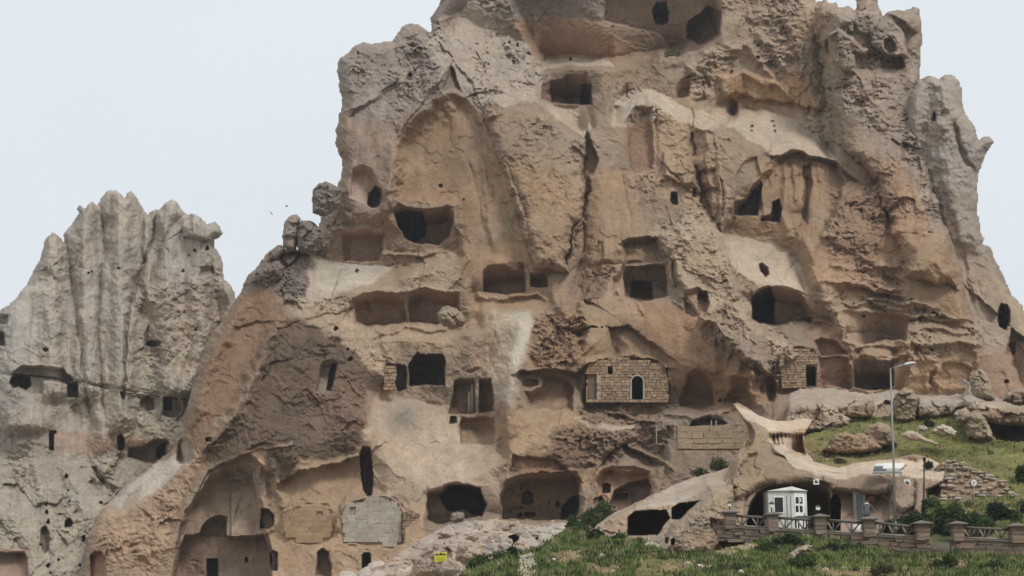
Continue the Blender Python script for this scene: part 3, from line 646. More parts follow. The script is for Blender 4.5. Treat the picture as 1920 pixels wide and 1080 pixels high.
CAVES = [
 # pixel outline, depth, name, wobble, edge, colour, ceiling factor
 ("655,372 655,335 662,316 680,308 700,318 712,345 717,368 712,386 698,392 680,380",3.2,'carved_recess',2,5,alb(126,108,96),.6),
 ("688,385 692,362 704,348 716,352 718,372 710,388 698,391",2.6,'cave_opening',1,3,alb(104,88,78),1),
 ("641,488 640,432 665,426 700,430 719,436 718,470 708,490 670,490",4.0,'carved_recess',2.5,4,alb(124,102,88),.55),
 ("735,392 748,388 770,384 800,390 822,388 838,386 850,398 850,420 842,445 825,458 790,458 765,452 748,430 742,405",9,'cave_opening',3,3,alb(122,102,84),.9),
 ("738,400 765,393 790,398 800,420 796,444 778,456 760,448 748,428",9,'inner_cave',3,3,HOLE_SHADE,1),
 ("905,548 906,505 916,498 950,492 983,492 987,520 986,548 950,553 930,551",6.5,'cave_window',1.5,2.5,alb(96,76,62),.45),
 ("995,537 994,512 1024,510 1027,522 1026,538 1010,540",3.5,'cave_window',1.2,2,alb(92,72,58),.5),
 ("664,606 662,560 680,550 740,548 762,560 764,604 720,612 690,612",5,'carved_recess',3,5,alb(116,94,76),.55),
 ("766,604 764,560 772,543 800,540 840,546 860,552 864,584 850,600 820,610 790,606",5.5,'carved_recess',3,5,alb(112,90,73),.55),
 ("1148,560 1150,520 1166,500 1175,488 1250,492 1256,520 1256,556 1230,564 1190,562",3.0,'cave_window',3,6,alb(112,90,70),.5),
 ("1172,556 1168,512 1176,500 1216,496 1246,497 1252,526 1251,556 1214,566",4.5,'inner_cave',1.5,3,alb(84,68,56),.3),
 ("1181,558 1182,530 1200,526 1220,528 1226,562 1200,566",2.5,'inner_cave',1,2,HOLE_SHADE,.6),
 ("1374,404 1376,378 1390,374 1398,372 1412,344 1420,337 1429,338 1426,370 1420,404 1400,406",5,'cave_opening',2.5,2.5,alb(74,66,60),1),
 ("1426,414 1428,406 1444,404 1448,385 1446,378 1460,374 1465,390 1463,416 1450,418",5,'cave_opening',2,2.5,HOLE_SHADE,1),
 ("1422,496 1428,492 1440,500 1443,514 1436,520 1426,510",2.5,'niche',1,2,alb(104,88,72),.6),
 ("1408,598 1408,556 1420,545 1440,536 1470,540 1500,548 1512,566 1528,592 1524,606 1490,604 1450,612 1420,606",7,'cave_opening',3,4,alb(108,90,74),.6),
 ("1409,596 1409,556 1420,547 1445,537 1452,560 1452,606 1424,606",9,'inner_cave',2,3,HOLE_SHADE,1),
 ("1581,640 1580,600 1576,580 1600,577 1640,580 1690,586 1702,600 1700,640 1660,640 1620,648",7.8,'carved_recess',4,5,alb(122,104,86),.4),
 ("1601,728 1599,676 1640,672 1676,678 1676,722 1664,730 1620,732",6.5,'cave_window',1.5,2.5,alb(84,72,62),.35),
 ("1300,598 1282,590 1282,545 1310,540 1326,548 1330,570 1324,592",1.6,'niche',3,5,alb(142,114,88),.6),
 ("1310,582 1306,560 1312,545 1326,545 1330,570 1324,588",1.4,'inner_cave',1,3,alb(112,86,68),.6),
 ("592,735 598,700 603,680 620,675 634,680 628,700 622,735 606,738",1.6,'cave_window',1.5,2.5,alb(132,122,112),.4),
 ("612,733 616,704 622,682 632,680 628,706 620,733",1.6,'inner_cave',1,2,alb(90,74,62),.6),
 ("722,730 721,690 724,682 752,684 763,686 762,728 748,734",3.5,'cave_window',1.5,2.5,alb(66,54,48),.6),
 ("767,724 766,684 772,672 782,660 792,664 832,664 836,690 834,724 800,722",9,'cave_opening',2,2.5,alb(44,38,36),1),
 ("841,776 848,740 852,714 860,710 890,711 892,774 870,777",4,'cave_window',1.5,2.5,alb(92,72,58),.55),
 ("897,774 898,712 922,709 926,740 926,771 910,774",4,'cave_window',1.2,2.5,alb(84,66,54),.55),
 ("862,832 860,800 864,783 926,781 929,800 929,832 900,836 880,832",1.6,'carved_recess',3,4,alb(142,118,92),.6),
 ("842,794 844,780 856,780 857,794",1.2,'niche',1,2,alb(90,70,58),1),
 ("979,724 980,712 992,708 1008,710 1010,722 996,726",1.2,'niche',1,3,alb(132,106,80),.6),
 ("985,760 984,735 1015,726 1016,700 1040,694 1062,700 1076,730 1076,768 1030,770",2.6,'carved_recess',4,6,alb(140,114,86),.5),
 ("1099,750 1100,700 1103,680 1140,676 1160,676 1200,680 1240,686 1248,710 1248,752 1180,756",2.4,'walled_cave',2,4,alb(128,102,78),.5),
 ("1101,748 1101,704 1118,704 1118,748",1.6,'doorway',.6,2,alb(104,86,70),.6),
 ("1184,748 1184,716 1188,708 1195,706 1203,710 1206,718 1206,748",5,'arched_doorway',.3,1.2,HOLE_SHADE,1),
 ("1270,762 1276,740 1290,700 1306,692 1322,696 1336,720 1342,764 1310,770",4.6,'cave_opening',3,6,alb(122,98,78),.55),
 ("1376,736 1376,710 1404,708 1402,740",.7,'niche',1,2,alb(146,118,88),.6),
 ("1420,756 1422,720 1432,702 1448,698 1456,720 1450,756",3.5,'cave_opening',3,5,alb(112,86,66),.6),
 ("1513,724 1513,688 1528,688 1528,724",4.5,'doorway',.3,1.2,HOLE_SHADE,1),
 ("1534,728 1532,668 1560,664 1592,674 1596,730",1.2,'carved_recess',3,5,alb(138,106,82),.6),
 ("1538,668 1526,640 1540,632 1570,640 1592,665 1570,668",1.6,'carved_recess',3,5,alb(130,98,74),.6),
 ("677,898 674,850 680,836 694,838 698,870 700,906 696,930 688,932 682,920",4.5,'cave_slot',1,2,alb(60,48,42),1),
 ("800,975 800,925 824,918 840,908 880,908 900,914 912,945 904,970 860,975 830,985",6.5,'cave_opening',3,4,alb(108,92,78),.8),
 ("822,930 840,909 880,909 900,914 911,945 903,970 880,960 868,956 840,958",8,'inner_cave',2,3,HOLE_SHADE,1),
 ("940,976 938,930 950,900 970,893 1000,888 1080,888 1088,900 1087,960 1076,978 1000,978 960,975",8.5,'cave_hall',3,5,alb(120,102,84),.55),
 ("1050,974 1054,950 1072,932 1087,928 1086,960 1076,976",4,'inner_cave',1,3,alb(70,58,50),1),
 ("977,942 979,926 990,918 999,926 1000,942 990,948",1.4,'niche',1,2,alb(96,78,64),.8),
 ("1041,946 1043,940 1049,940 1050,950 1044,952",1.0,'niche',.5,1.5,HOLE_SHADE,1),
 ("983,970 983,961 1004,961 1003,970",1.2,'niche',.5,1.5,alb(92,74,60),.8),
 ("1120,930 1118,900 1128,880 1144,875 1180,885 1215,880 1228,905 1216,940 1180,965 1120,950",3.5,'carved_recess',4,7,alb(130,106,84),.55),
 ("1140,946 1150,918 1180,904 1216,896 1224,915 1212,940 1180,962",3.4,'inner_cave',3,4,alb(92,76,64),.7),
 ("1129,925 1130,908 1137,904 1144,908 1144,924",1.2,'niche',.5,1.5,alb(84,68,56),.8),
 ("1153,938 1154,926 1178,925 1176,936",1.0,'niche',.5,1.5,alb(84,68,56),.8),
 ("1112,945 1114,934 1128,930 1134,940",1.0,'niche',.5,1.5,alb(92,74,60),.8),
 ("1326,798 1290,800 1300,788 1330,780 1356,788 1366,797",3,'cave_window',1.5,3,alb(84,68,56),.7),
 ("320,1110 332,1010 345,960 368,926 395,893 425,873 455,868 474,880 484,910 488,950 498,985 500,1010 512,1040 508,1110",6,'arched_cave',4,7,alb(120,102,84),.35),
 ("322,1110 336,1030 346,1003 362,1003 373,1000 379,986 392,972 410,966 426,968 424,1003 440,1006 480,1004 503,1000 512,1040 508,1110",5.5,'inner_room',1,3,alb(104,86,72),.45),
 ("388,1110 388,1048 408,1048 408,1110",3,'doorway',.3,1.2,HOLE_SHADE,1),
 ("508,1070 506,1038 512,1032 521,1036 521,1070",3,'doorway',.5,1.2,HOLE_SHADE,1),
 ("488,990 490,952 504,955 514,965 514,985 504,992",2.4,'cave_opening',1,2.5,alb(84,64,50),1),
 ("459,1054 459,1045 465,1045 465,1054",1,'niche',.3,1,HOLE_SHADE,1),
 ("330,864 331,835 340,818 352,822 362,838 363,860 355,872 340,872",3.5,'carved_recess',2,5,alb(112,100,90),.7),
 ("166,1110 168,1040 178,1034 192,1034 198,1050 199,1110",3,'cave_opening',2,4,alb(120,86,66),.6),
 ("592,1080 594,1036 604,1028 616,1034 622,1060 622,1085",2,'cave_opening',2,4,alb(124,100,80),.6),
 ("679,1066 679,1040 684,1036 692,1036 695,1040 695,1066",3,'doorway',.3,1.2,HOLE_SHADE,1),
 ("795,1018 802,1006 816,1000 818,1006 806,1016 798,1024",2,'niche',1,2,HOLE_SHADE,1),
 ("1257,378 1258,361 1270,361 1270,384 1262,384",2.0,'niche',.5,1.5,HOLE_SHADE,1),
 ("1298,370 1299,352 1304,352 1305,370",1,'niche',.5,1.5,alb(100,76,58),1),
 ("1268,185 1266,165 1276,148 1290,143 1296,155 1292,180 1280,186",1.8,'niche',1,4,alb(128,102,84),.4),
 ("1140,700 1142,690 1146,692 1148,700",1,'niche',.5,1,HOLE_SHADE,1),
 ("386,829 384,822 396,820 398,829",1,'niche',.6,1,HOLE_SHADE,1),
 ("945,1022 950,1008 966,1002 972,1008 966,1018 952,1028",3,'niche',1.5,2,alb(60,52,46),1),
]
K.recess('340,1006 352,974 372,915 390,883 422,867 434,869 434,1006', .7, 3, 0, 1)
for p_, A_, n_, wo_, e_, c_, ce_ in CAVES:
    if c_ is not HOLE_SHADE:  # deeper caves get a brighter colour to lift the shade inside them
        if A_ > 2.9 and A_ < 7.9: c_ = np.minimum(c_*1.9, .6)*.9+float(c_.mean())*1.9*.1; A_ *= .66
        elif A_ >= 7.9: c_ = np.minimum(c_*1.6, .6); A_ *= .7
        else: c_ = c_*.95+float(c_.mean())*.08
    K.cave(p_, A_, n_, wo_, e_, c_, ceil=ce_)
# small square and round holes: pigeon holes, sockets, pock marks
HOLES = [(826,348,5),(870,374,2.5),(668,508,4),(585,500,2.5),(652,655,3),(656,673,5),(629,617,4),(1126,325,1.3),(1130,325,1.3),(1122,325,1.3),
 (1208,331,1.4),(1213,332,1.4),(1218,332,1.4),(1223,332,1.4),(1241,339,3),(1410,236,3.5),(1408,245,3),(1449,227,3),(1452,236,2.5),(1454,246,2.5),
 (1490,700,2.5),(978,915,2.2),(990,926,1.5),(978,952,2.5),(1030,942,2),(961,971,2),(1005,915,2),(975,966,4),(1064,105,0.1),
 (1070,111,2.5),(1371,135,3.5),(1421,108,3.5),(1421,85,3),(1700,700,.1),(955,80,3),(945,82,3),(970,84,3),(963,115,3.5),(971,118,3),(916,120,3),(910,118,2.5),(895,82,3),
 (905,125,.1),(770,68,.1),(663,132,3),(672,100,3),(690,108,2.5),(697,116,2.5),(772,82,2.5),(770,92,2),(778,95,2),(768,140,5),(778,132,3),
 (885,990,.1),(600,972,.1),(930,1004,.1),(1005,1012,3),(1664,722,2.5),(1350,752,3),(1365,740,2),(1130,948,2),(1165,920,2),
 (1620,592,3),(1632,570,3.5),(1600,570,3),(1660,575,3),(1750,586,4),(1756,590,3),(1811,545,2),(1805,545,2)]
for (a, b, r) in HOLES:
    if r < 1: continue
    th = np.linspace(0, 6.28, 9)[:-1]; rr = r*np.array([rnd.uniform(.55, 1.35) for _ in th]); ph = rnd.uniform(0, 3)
    K.cave(np.stack([a+rr*np.cos(th), b+rr*rnd.uniform(.6, 1.3)*np.sin(th)], 1), .5+.28*r, None, .8, 1.2, HOLE_SHADE*1.2)
# arcade above the entrance pillars
K.ridge("1362,700 1400,706 1440,700", .6, 8)
# fluted drip edge, dove-cote lines, chimney bits
for i in range(7): K.ridge([(1455+i*16, 300), (1457+i*16, 330+6*(i % 3))], .35, 4, 1)
UNI = alb(156,129,105)*1.08
K.unify(UNI, .30)
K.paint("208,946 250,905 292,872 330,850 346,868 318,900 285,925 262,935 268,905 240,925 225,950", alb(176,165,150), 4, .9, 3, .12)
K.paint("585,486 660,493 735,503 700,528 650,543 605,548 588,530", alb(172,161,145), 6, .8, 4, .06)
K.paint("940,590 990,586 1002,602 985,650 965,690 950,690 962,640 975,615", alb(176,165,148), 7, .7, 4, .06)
K.erode(1.0)
W1_Y = K.flatten('640,948 665,938 690,932 722,930 738,936 750,946 756,962 756,1018 736,1028 645,1022 638,990')
W2_Y = K.flatten('532,958 560,948 600,948 622,955 628,970 628,1000 612,1016 580,1022 550,1016 528,1000')
# rock lips that lap over the tops and sides of the walled-up fronts
for q, a, w_ in (("634,985 638,952 655,938 690,928 722,926 742,934 754,948 760,975", .55, 4.5), ("526,1000 530,962 545,948 580,942 615,946 632,962 632,1000", .5, 4.5), ("1095,745 1096,700 1102,680 1140,670 1200,668 1245,680 1258,712 1258,745", .8, 5),
                 ("1458,700 1464,665 1485,648 1515,650 1538,664", .7, 5), ("1086,757 1150,757 1250,757 1300,762", .6, 3.5), ("640,1020 700,1026 756,1022", .3, 3)): K.ridge(q, a, w_, 5)
K.trim("""150,1110 158,1040 165,1000 182,965 200,945 235,908 275,878 300,860 328,835 345,805 348,765 362,720 375,680 384,645 400,620 418,598 436,570
 450,545 458,525 480,500 500,475 520,462 545,466 560,466 584,462 590,446 598,420 606,396 618,374 628,352 640,330 640,300 632,286 627,268 630,240 636,212
 641,200 640,180 634,160 631,130 636,110 650,100 665,85 678,78 700,80 735,75 745,62 755,48 770,42 785,47 798,54 806,60 808,50 805,35 816,22 826,0 835,-60
 860,-130 1500,-130 1522,-60 1530,4 1538,2 1546,-3 1558,6 1568,2 1572,12 1586,12 1590,10 1604,18 1605,-30 1650,-34 1648,10 1655,28 1666,20 1680,17 1700,18 1712,11 1724,16
 1728,50 1730,75 1727,100 1726,140 1732,180 1738,250 1750,310 1765,370 1780,420 1795,470 1806,515 1814,560 1824,590 1838,615 1846,640 1850,668 1842,690 1830,720 1832,760 1860,800 1960,820
 1960,1110""", 26, 5.0, 2.2)
castle = K.build('castle_cliff', skirt=9)
tag(castle, 'tall ochre and grey rock castle riddled with carved rooms and cave openings', None, None, 'structure')

# ------------------------------------------------------------ grey spur behind the right-hand edge
S = Sheet(1690, 2130, 110, 900, 2.0, lambda U, V: 158.5+(V*0)-np.clip(V-400, 0, 600)*.016, alb(142,134,126), 11)
S.R[:] = .35
S.paint("1800,470 1880,480 1980,620 1960,760 1840,740 1820,600", alb(148,132,114), 20, .8, 8, .15)
S.paint("1820,680 1900,640 1990,700 1960,760 1830,770", alb(146,118,96), 16, .85, 8, .1)
S.paint("1840,450 1880,470 1930,580 1900,560 1870,520", DKG, 10, .5, 8, .6)
S.soft("1760,150 1835,260 1840,460 1790,460 1750,300", 2.5, 26)
S.ridge("1788,230 1800,280 1830,330", -1.0, 5)
S.ridge("1745,180 1760,330 1800,470 1830,590", -.4, 5)

S.scarp("1930,640 1895,610 1890,650 1900,690 1920,740 1960,760", 2.5, 60, 4)
S.cave("1872,612 1871,582 1876,570 1888,571 1894,584 1892,604 1885,620", 4, 'cave_opening', 1, 2.5, HOLE_SHADE)
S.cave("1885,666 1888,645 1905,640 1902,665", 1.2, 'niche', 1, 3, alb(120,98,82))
S.cave("1882,718 1884,712 1892,713 1890,719", .8, 'niche', .6, 1.5, HOLE_SHADE)
S.cave("1863,475 1866,466 1872,480 1870,492", 2, None, 1, 2, HOLE_SHADE)
S.cave("1748,228 1751,205 1756,212 1754,228", 1.5, None, 1, 2, HOLE_SHADE)
S.unify(UNI, .25); S.erode(.9)
S.trim("""1700,180 1718,150 1740,141 1748,140 1760,147 1768,141 1782,139 1792,142 1799,150 1803,168 1806,185 1813,215 1830,238 1834,260 1848,254 1860,256
 1866,266 1860,276 1848,290 1844,305 1838,320 1834,335 1834,395 1840,432 1846,448 1843,456 1856,461 1864,474 1869,490 1884,520 1900,553 1916,570 1924,590 1975,650 2060,720 2130,760 2130,900 1700,900""", 22, 5, 2)
spur = S.build('rock_spur', skirt=9)
tag(spur, 'weathered grey flank of rock rising behind the right edge of the castle', None, None, 'structure')

# ------------------------------------------------------------ fluted grey outcrop on the left
def d_left(U, V): return 176+np.clip(700-V, -500, 400)*.022-np.clip(V-860, 0, 400)*.03
O = Sheet(-110, 520, 335, 1110, 1.6, d_left, alb(148,140,128), 23)
O.R[:] = .2
O.paint("-110,480 130,430 140,560 60,700 -110,700", alb(150,146,138), 30, .8, 10, .4)
O.paint("260,540 420,480 440,600 400,700 280,700 260,620", alb(154,136,114), 26, .9, 12, .75)
O.paint("140,700 400,640 360,760 330,840 140,840", alb(154,144,122), 26, .7, 12, .6)
O.paint("100,806 230,815 310,830 300,870 210,850 110,850", alb(146,108,84), 9, .9, 7, .12)
O.paint("-110,790 100,800 95,840 -110,850", alb(140,116,96), 14, .8, 8, .4)
O.paint("-110,750 40,740 60,860 90,940 -110,920", alb(120,118,112), 26, .8, 12, .5)
O.paint("-110,895 15,888 40,935 25,962 -110,985", PALE, 7, .9, 6, .05)
O.paint("84,860 104,866 128,880 134,910 120,908 100,885", PALE, 5, .9, 4, .08)
O.paint("-110,850 330,850 300,950 230,1110 -110,1110", alb(140,131,112), 20, .85, 12, .62)
for q in ("120,870 160,960 200,1040","190,870 220,930 250,960","60,860 90,960 110,1080","20,960 60,1030 70,1110"): O.ridge(q, .9, 14, 8)
O.paint("-110,1030 48,1030 54,1110 -110,1110", alb(140,104,82), 5, .95, 4, .1)
for cx, wd, v0, v1, A in ((100,26,440,700,3.0),(60,40,560,760,2.4),(160,26,385,700,3.4),(228,30,360,760,4.2),(190,18,500,800,1.5),(275,14,400,520,1.5),(315,26,378,700,3.2),(375,36,405,700,3.4),(430,14,545,640,2.5),(20,26,590,760,2.0)):
    O.ridge([(cx, v0-30), (cx-2, (v0+v1)/2), (cx+4, v1+60)], A*1.15, wd*.9, 5)
for c_, a_, w_ in (("118,440 130,490 134,530 140,570 150,640 158,720 172,800",2.2,7),("187,370 193,420 194,470 188,520 184,580 184,640 190,720 198,800",2.6,7),
    ("268,385 266,430 264,470 272,500",1.6,5),("292,398 289,430 277,475 258,520 246,570 238,620 233,700 232,790",3.0,4),("352,400 322,425 304,460 292,500 272,560 262,600",1.8,7),
    ("405,450 400,520 412,600",1.2,6),("330,800 350,760 372,700 395,640 420,600",2.6,7),("-10,700 60,704 150,716 235,732 300,740 358,751",1.1,2.6),("55,520 80,500 110,530 135,560",.8,5),
    ("150,600 155,640 150,700",1,3),("340,700 355,660 370,610",1,3)):
    O.ridge(c_, -a_*.6, w_*.8, 3, sharp=True)
O.bulge("345,415 365,400 400,412 419,430 418,445 390,452 345,446", 2.2, 12, 5)
O.recess("14,720 22,696 42,684 82,686 118,690 140,712 130,722 84,716 80,740 60,742 40,722", 2.6, 5, 0, 3)
O.scarp("350,770 300,745 260,740 235,736", .5, 20, 3)
O.ridge("215,880 180,920 170,900", -1.0, 8)
O.recess("170,872 182,876 200,900 224,916 212,930 196,915 180,895", 1.5, 4, 0, 2)
O.ledge("200,955 250,905 310,865 340,850 345,880 290,925 240,960", 3, 40)
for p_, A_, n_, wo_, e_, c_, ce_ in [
 ("17,718 20,706 34,702 54,706 58,722 50,732 36,726 24,730",4,'cave_opening',2,2.5,HOLE_SHADE,1),
 ("126,745 126,717 146,716 147,745",3.5,'cave_window',.4,1.5,HOLE_SHADE,1),
 ("224,733 232,736 232,749 228,748",2,'cave_window',.5,1.2,HOLE_SHADE,1),
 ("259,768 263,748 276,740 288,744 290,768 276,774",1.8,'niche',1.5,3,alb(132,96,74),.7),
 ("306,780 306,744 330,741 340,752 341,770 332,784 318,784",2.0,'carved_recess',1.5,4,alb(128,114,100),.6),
 ("307,770 307,745 322,745 322,770",3,'cave_window',.4,1.5,HOLE_SHADE,1),
 ("92,845 92,808 106,807 106,812 101,814 101,845",3.5,'doorway',.4,1.5,HOLE_SHADE,1),
 ("219,832 221,818 227,812 233,820 234,836 230,845 223,845",3.5,'cave_opening',.6,2,HOLE_SHADE,1),
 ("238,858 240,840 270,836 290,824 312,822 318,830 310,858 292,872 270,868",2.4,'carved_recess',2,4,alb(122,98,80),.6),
 ("293,858 295,838 311,828 309,856 300,862",3.5,'cave_opening',.6,2,HOLE_SHADE,1),
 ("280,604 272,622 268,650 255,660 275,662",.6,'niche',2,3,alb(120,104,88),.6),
 ("272,648 276,640 290,638 302,640 300,648 286,652",1.6,'niche',1,2,HOLE_SHADE,1),
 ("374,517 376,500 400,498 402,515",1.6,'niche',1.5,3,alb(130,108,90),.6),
 ("80,656 82,652 90,652 92,658 86,661",1.2,'niche',.6,1.2,HOLE_SHADE,1),
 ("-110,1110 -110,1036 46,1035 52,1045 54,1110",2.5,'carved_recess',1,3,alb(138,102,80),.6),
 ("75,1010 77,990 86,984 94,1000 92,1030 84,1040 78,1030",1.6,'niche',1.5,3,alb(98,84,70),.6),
 ("120,990 122,976 130,972 138,980 134,988",2.0,'niche',1,2,HOLE_SHADE,1),
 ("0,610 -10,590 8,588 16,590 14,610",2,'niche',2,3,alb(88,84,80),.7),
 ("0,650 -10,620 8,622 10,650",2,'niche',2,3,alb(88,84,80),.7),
 ("153,1016 154,1004 159,1005 159,1016",1.5,'niche',.5,1.2,HOLE_SHADE,1)]:
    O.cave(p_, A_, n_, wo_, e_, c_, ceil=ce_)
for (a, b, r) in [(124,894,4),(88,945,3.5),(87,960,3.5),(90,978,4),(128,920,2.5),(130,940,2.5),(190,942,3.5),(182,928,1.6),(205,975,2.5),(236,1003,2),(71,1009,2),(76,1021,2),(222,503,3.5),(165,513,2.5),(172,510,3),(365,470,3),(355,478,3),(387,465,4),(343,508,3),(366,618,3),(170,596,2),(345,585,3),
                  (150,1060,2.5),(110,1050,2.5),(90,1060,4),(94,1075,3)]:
    th = np.linspace(0, 6.28, 9)[:-1]; rr = r*np.array([rnd.uniform(.5, 1.3) for _ in th]); O.cave(np.stack([a+rr*np.cos(th), b+rr*rnd.uniform(.6, 1.3)*np.sin(th)], 1), .5+.28*r, None, 1, 1.2, HOLE_SHADE*1.2)
O.D += fbm(O.U/22, O.V/120, 3, 71, ridged=True)*-.3
O.streaks('-110,360 520,360 520,800 -110,800', alb(112,108,102), .5, 9, 70)
O.unify(alb(164,150,135)*1.1, .5); O.erode(.9)
O.trim("""-110,640 -60,615 -10,590 0,580 15,572 33,552 50,532 64,505 74,486 80,460 86,446 98,434 110,441 118,452 120,434 138,412 146,400 142,392 150,383 158,391
 165,381 173,376 182,383 187,372 200,358 215,355 226,361 234,369 240,360 246,357 254,366 266,383 276,402 284,394 300,389 310,378 322,374 333,380 345,397 352,403 362,400
 378,408 390,419 405,415 414,424 419,438 410,447 403,450 404,464 415,479 419,500 420,522 430,530 440,547 446,566 500,620 520,700 520,1110 -110,1110""", 16, 4.5, 2)
outcrop = O.build('rock_outcrop', skirt=9)
tag(outcrop, 'fluted pale grey rock outcrop with small cut windows, left of the castle', None, None, 'structure')
# ------------------------------------------------------------ ground under everything
def ground():
    xs = [-1800, -400, -150, -60, 0, 60, 150, 400, 1800]; ys = [-600, -40, 0, 30, 60, 90, 120, 160, 220, 400, 900, 2500, 4500]
    v = []; 
    for y in ys:
        for x in xs: v.append((x, y, max(-.2, .026*min(y, 260))-(.4 if y < 5 else 0)+.2*math.sin(x*.05+y*.03)))
    f = []
    n = len(xs)
    for j in range(len(ys)-1):
        for i in range(n-1): f.append((j*n+i, j*n+i+1, (j+1)*n+i+1, (j+1)*n+i))
    o = mk_mesh('ground', v, f, None, True, rock_mat('dry_ground', tuple(alb(120,108,84))), origin=np.zeros(3))
    tag(o, 'dry earth ground running out beyond the hill', None, None, 'structure')
ground()

# ------------------------------------------------------------ stone shelf at the foot of the castle, right
L = Sheet(1400, 2040, 700, 880, 1.4, lambda U, V: 119+(800-V)*.12, alb(140,126,108), 31)
L.R[:] = .3
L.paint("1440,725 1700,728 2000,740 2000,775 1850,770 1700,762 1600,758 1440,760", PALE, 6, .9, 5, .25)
L.ledge("1470,735 1560,728 1700,735 1960,750 1960,775 1700,760 1600,755 1470,752", 6, 30)
L.recess("1640,790 1642,760 1660,748 1680,752 1682,790", 3, 6); L.recess("1718,790 1716,765 1725,770 1735,790", 2, 4)
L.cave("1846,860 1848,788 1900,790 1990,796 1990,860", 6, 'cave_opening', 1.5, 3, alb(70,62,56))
L.unify(UNI, .3); L.erode(1)
L.trim("1478,870 1476,760 1480,738 1500,727 1560,728 1640,738 1680,730 1720,744 1800,738 1850,745 1900,752 1960,760 2030,760 2030,870", 8, 2, 2)
shelf = L.build('rock_shelf', skirt=14); tag(shelf, 'pale broken rock shelf along the foot of the castle above the grass', None, None, 'structure')

# ------------------------------------------------------------ grassy slope above the house in the rock
GR1, GR2 = alb(92,98,50), alb(118,112,66)
H = Sheet(1400, 2060, 740, 1050, 1.6, lambda U, V: 95+(930-V)*np.where(V < 930, .15, .12)-np.clip((U-1700)/300, -1, 1)*2, alb(104,104,58), 41)
H.R[:] = .15
H.paint("1500,820 1700,850 1760,880 1700,900 1500,900", alb(126,114,74), 12, .9, 8)
H.paint("1700,850 1960,850 1960,900 1800,900 1740,870", alb(110,104,60), 14, .8, 8)
H.paint("1765,930 1960,950 1960,1050 1700,1050", alb(84,88,48), 10, .9, 8)
H.D += fbm(H.U/40, H.V/16, 4, 61)*.7; H.erode(.6)
st = fbm(H.U/22, H.V/8, 4, 77); H.C *= (1+.35*st)[..., None]
H.trim("1738,1050 1738,905 1480,885 1480,840 1500,822 1520,812 1560,800 1600,786 1640,780 1700,776 1800,776 1846,806 1870,824 2040,838 2040,1050", 4, .6, 3)
hill = H.build('grassy_hill', skirt=3); tag(hill, 'green and straw grass slope between the rock shelf and the terrace', None, None, 'structure')

# ------------------------------------------------------------ the rock with the house cut in it
C = Sheet(1330, 1790, 740, 1050, 1.2, lambda U, V: 92+(1000-V)*.035+np.clip(U-1560, 0, 400)*-.008, alb(132,114,92), 51)
C.R[:] = .24
pl = alb(180,166,146)
C.paint("1375,755 1420,776 1450,788 1522,784 1516,806 1506,824 1500,812 1440,808 1430,800 1400,785", pl, 4, .95, 3, .25)
C.paint("1440,822 1490,822 1512,850 1540,868 1640,864 1780,860 1780,905 1735,898 1700,895 1640,886 1580,900 1540,890 1500,880 1470,862", pl, 4, .95, 4, .2)
C.paint("1400,830 1450,830 1470,862 1500,884 1540,896 1450,906 1400,925 1370,930 1375,880", alb(130,112,88), 5, .9, 4, .06)
C.paint("1500,886 1540,896 1590,902 1640,890 1680,915 1665,930 1570,922 1540,906", alb(122,104,86), 5, .9, 4, .06)
C.paint("1660,900 1740,905 1735,1000 1660,1000", alb(142,124,106), 6, .9, 4, .15)
C.paint("1350,860 1400,830 1390,900 1360,960 1345,960", alb(138,122,104), 8, .8, 5, .5)
C.ledge("1376,757 1420,775 1450,787 1490,787 1522,784 1518,800 1480,806 1440,804 1400,786", 1.6, 60)
C.ledge("1470,850 1500,850 1520,862 1560,874 1610,866 1640,864 1780,862 1780,884 1735,892 1690,890 1640,882 1590,896 1550,890 1510,880", 7, 200)
C.recess("1440,812 1508,810 1506,830 1512,852 1488,848 1460,842 1446,832", 1.6, 5, 0, 2)
for i in range(8): C.ridge([(1446+i*7.2, 812), (1448+i*7, 832)], .55, 2.0, .8)
C.recess("1388,800 1398,786 1412,800 1416,822 1404,846 1392,850 1400,826", 1.2, 4, 0, 3)
C.recess("1382,775 1392,785 1398,800 1390,800", .8, 3)
C.ridge("1362,955 1370,900 1392,860 1420,836", .6, 7)
C.ridge("1450,836 1480,868 1530,890", .5, 4)
C.bulge("1372,850 1420,830 1480,868 1540,892 1560,905 1500,903 1430,908 1395,935 1372,938", 1.3, 16, 3)
C.bulge("1540,892 1600,897 1650,888 1680,905 1668,928 1600,926 1560,918", 1.4, 12, 3)
C.bulge("1668,900 1700,896 1716,915 1712,950 1690,962 1668,940", 1.4, 14, 3)
C.bulge("1716,898 1732,902 1732,940 1728,965 1712,960", 1.0, 8, 2)
C.recess("1560,1050 1560,924 1600,924 1650,926 1668,940 1672,1050", 1.0, 3, 0, 1)
C.paint("1560,924 1650,924 1668,940 1668,1050 1560,1050", alb(146,128,112), 3, .9, 1, .04)
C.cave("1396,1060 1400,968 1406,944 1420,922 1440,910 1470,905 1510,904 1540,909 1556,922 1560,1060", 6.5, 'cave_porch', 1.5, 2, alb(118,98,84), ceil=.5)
C.cave("1400,1060 1402,968 1408,944 1422,924 1442,912 1446,1060", 6, 'inner_cave', 1, 2, HOLE_SHADE)
C.cave("1557,1060 1557,936 1562,929 1568,928 1574,934 1576,944 1576,1060", 3.5, 'arched_doorway', .4, 1.2, HOLE_SHADE*.9)
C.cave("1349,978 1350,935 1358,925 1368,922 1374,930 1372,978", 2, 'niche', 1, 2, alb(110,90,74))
C.unify(UNI, .3); C.erode(.75)
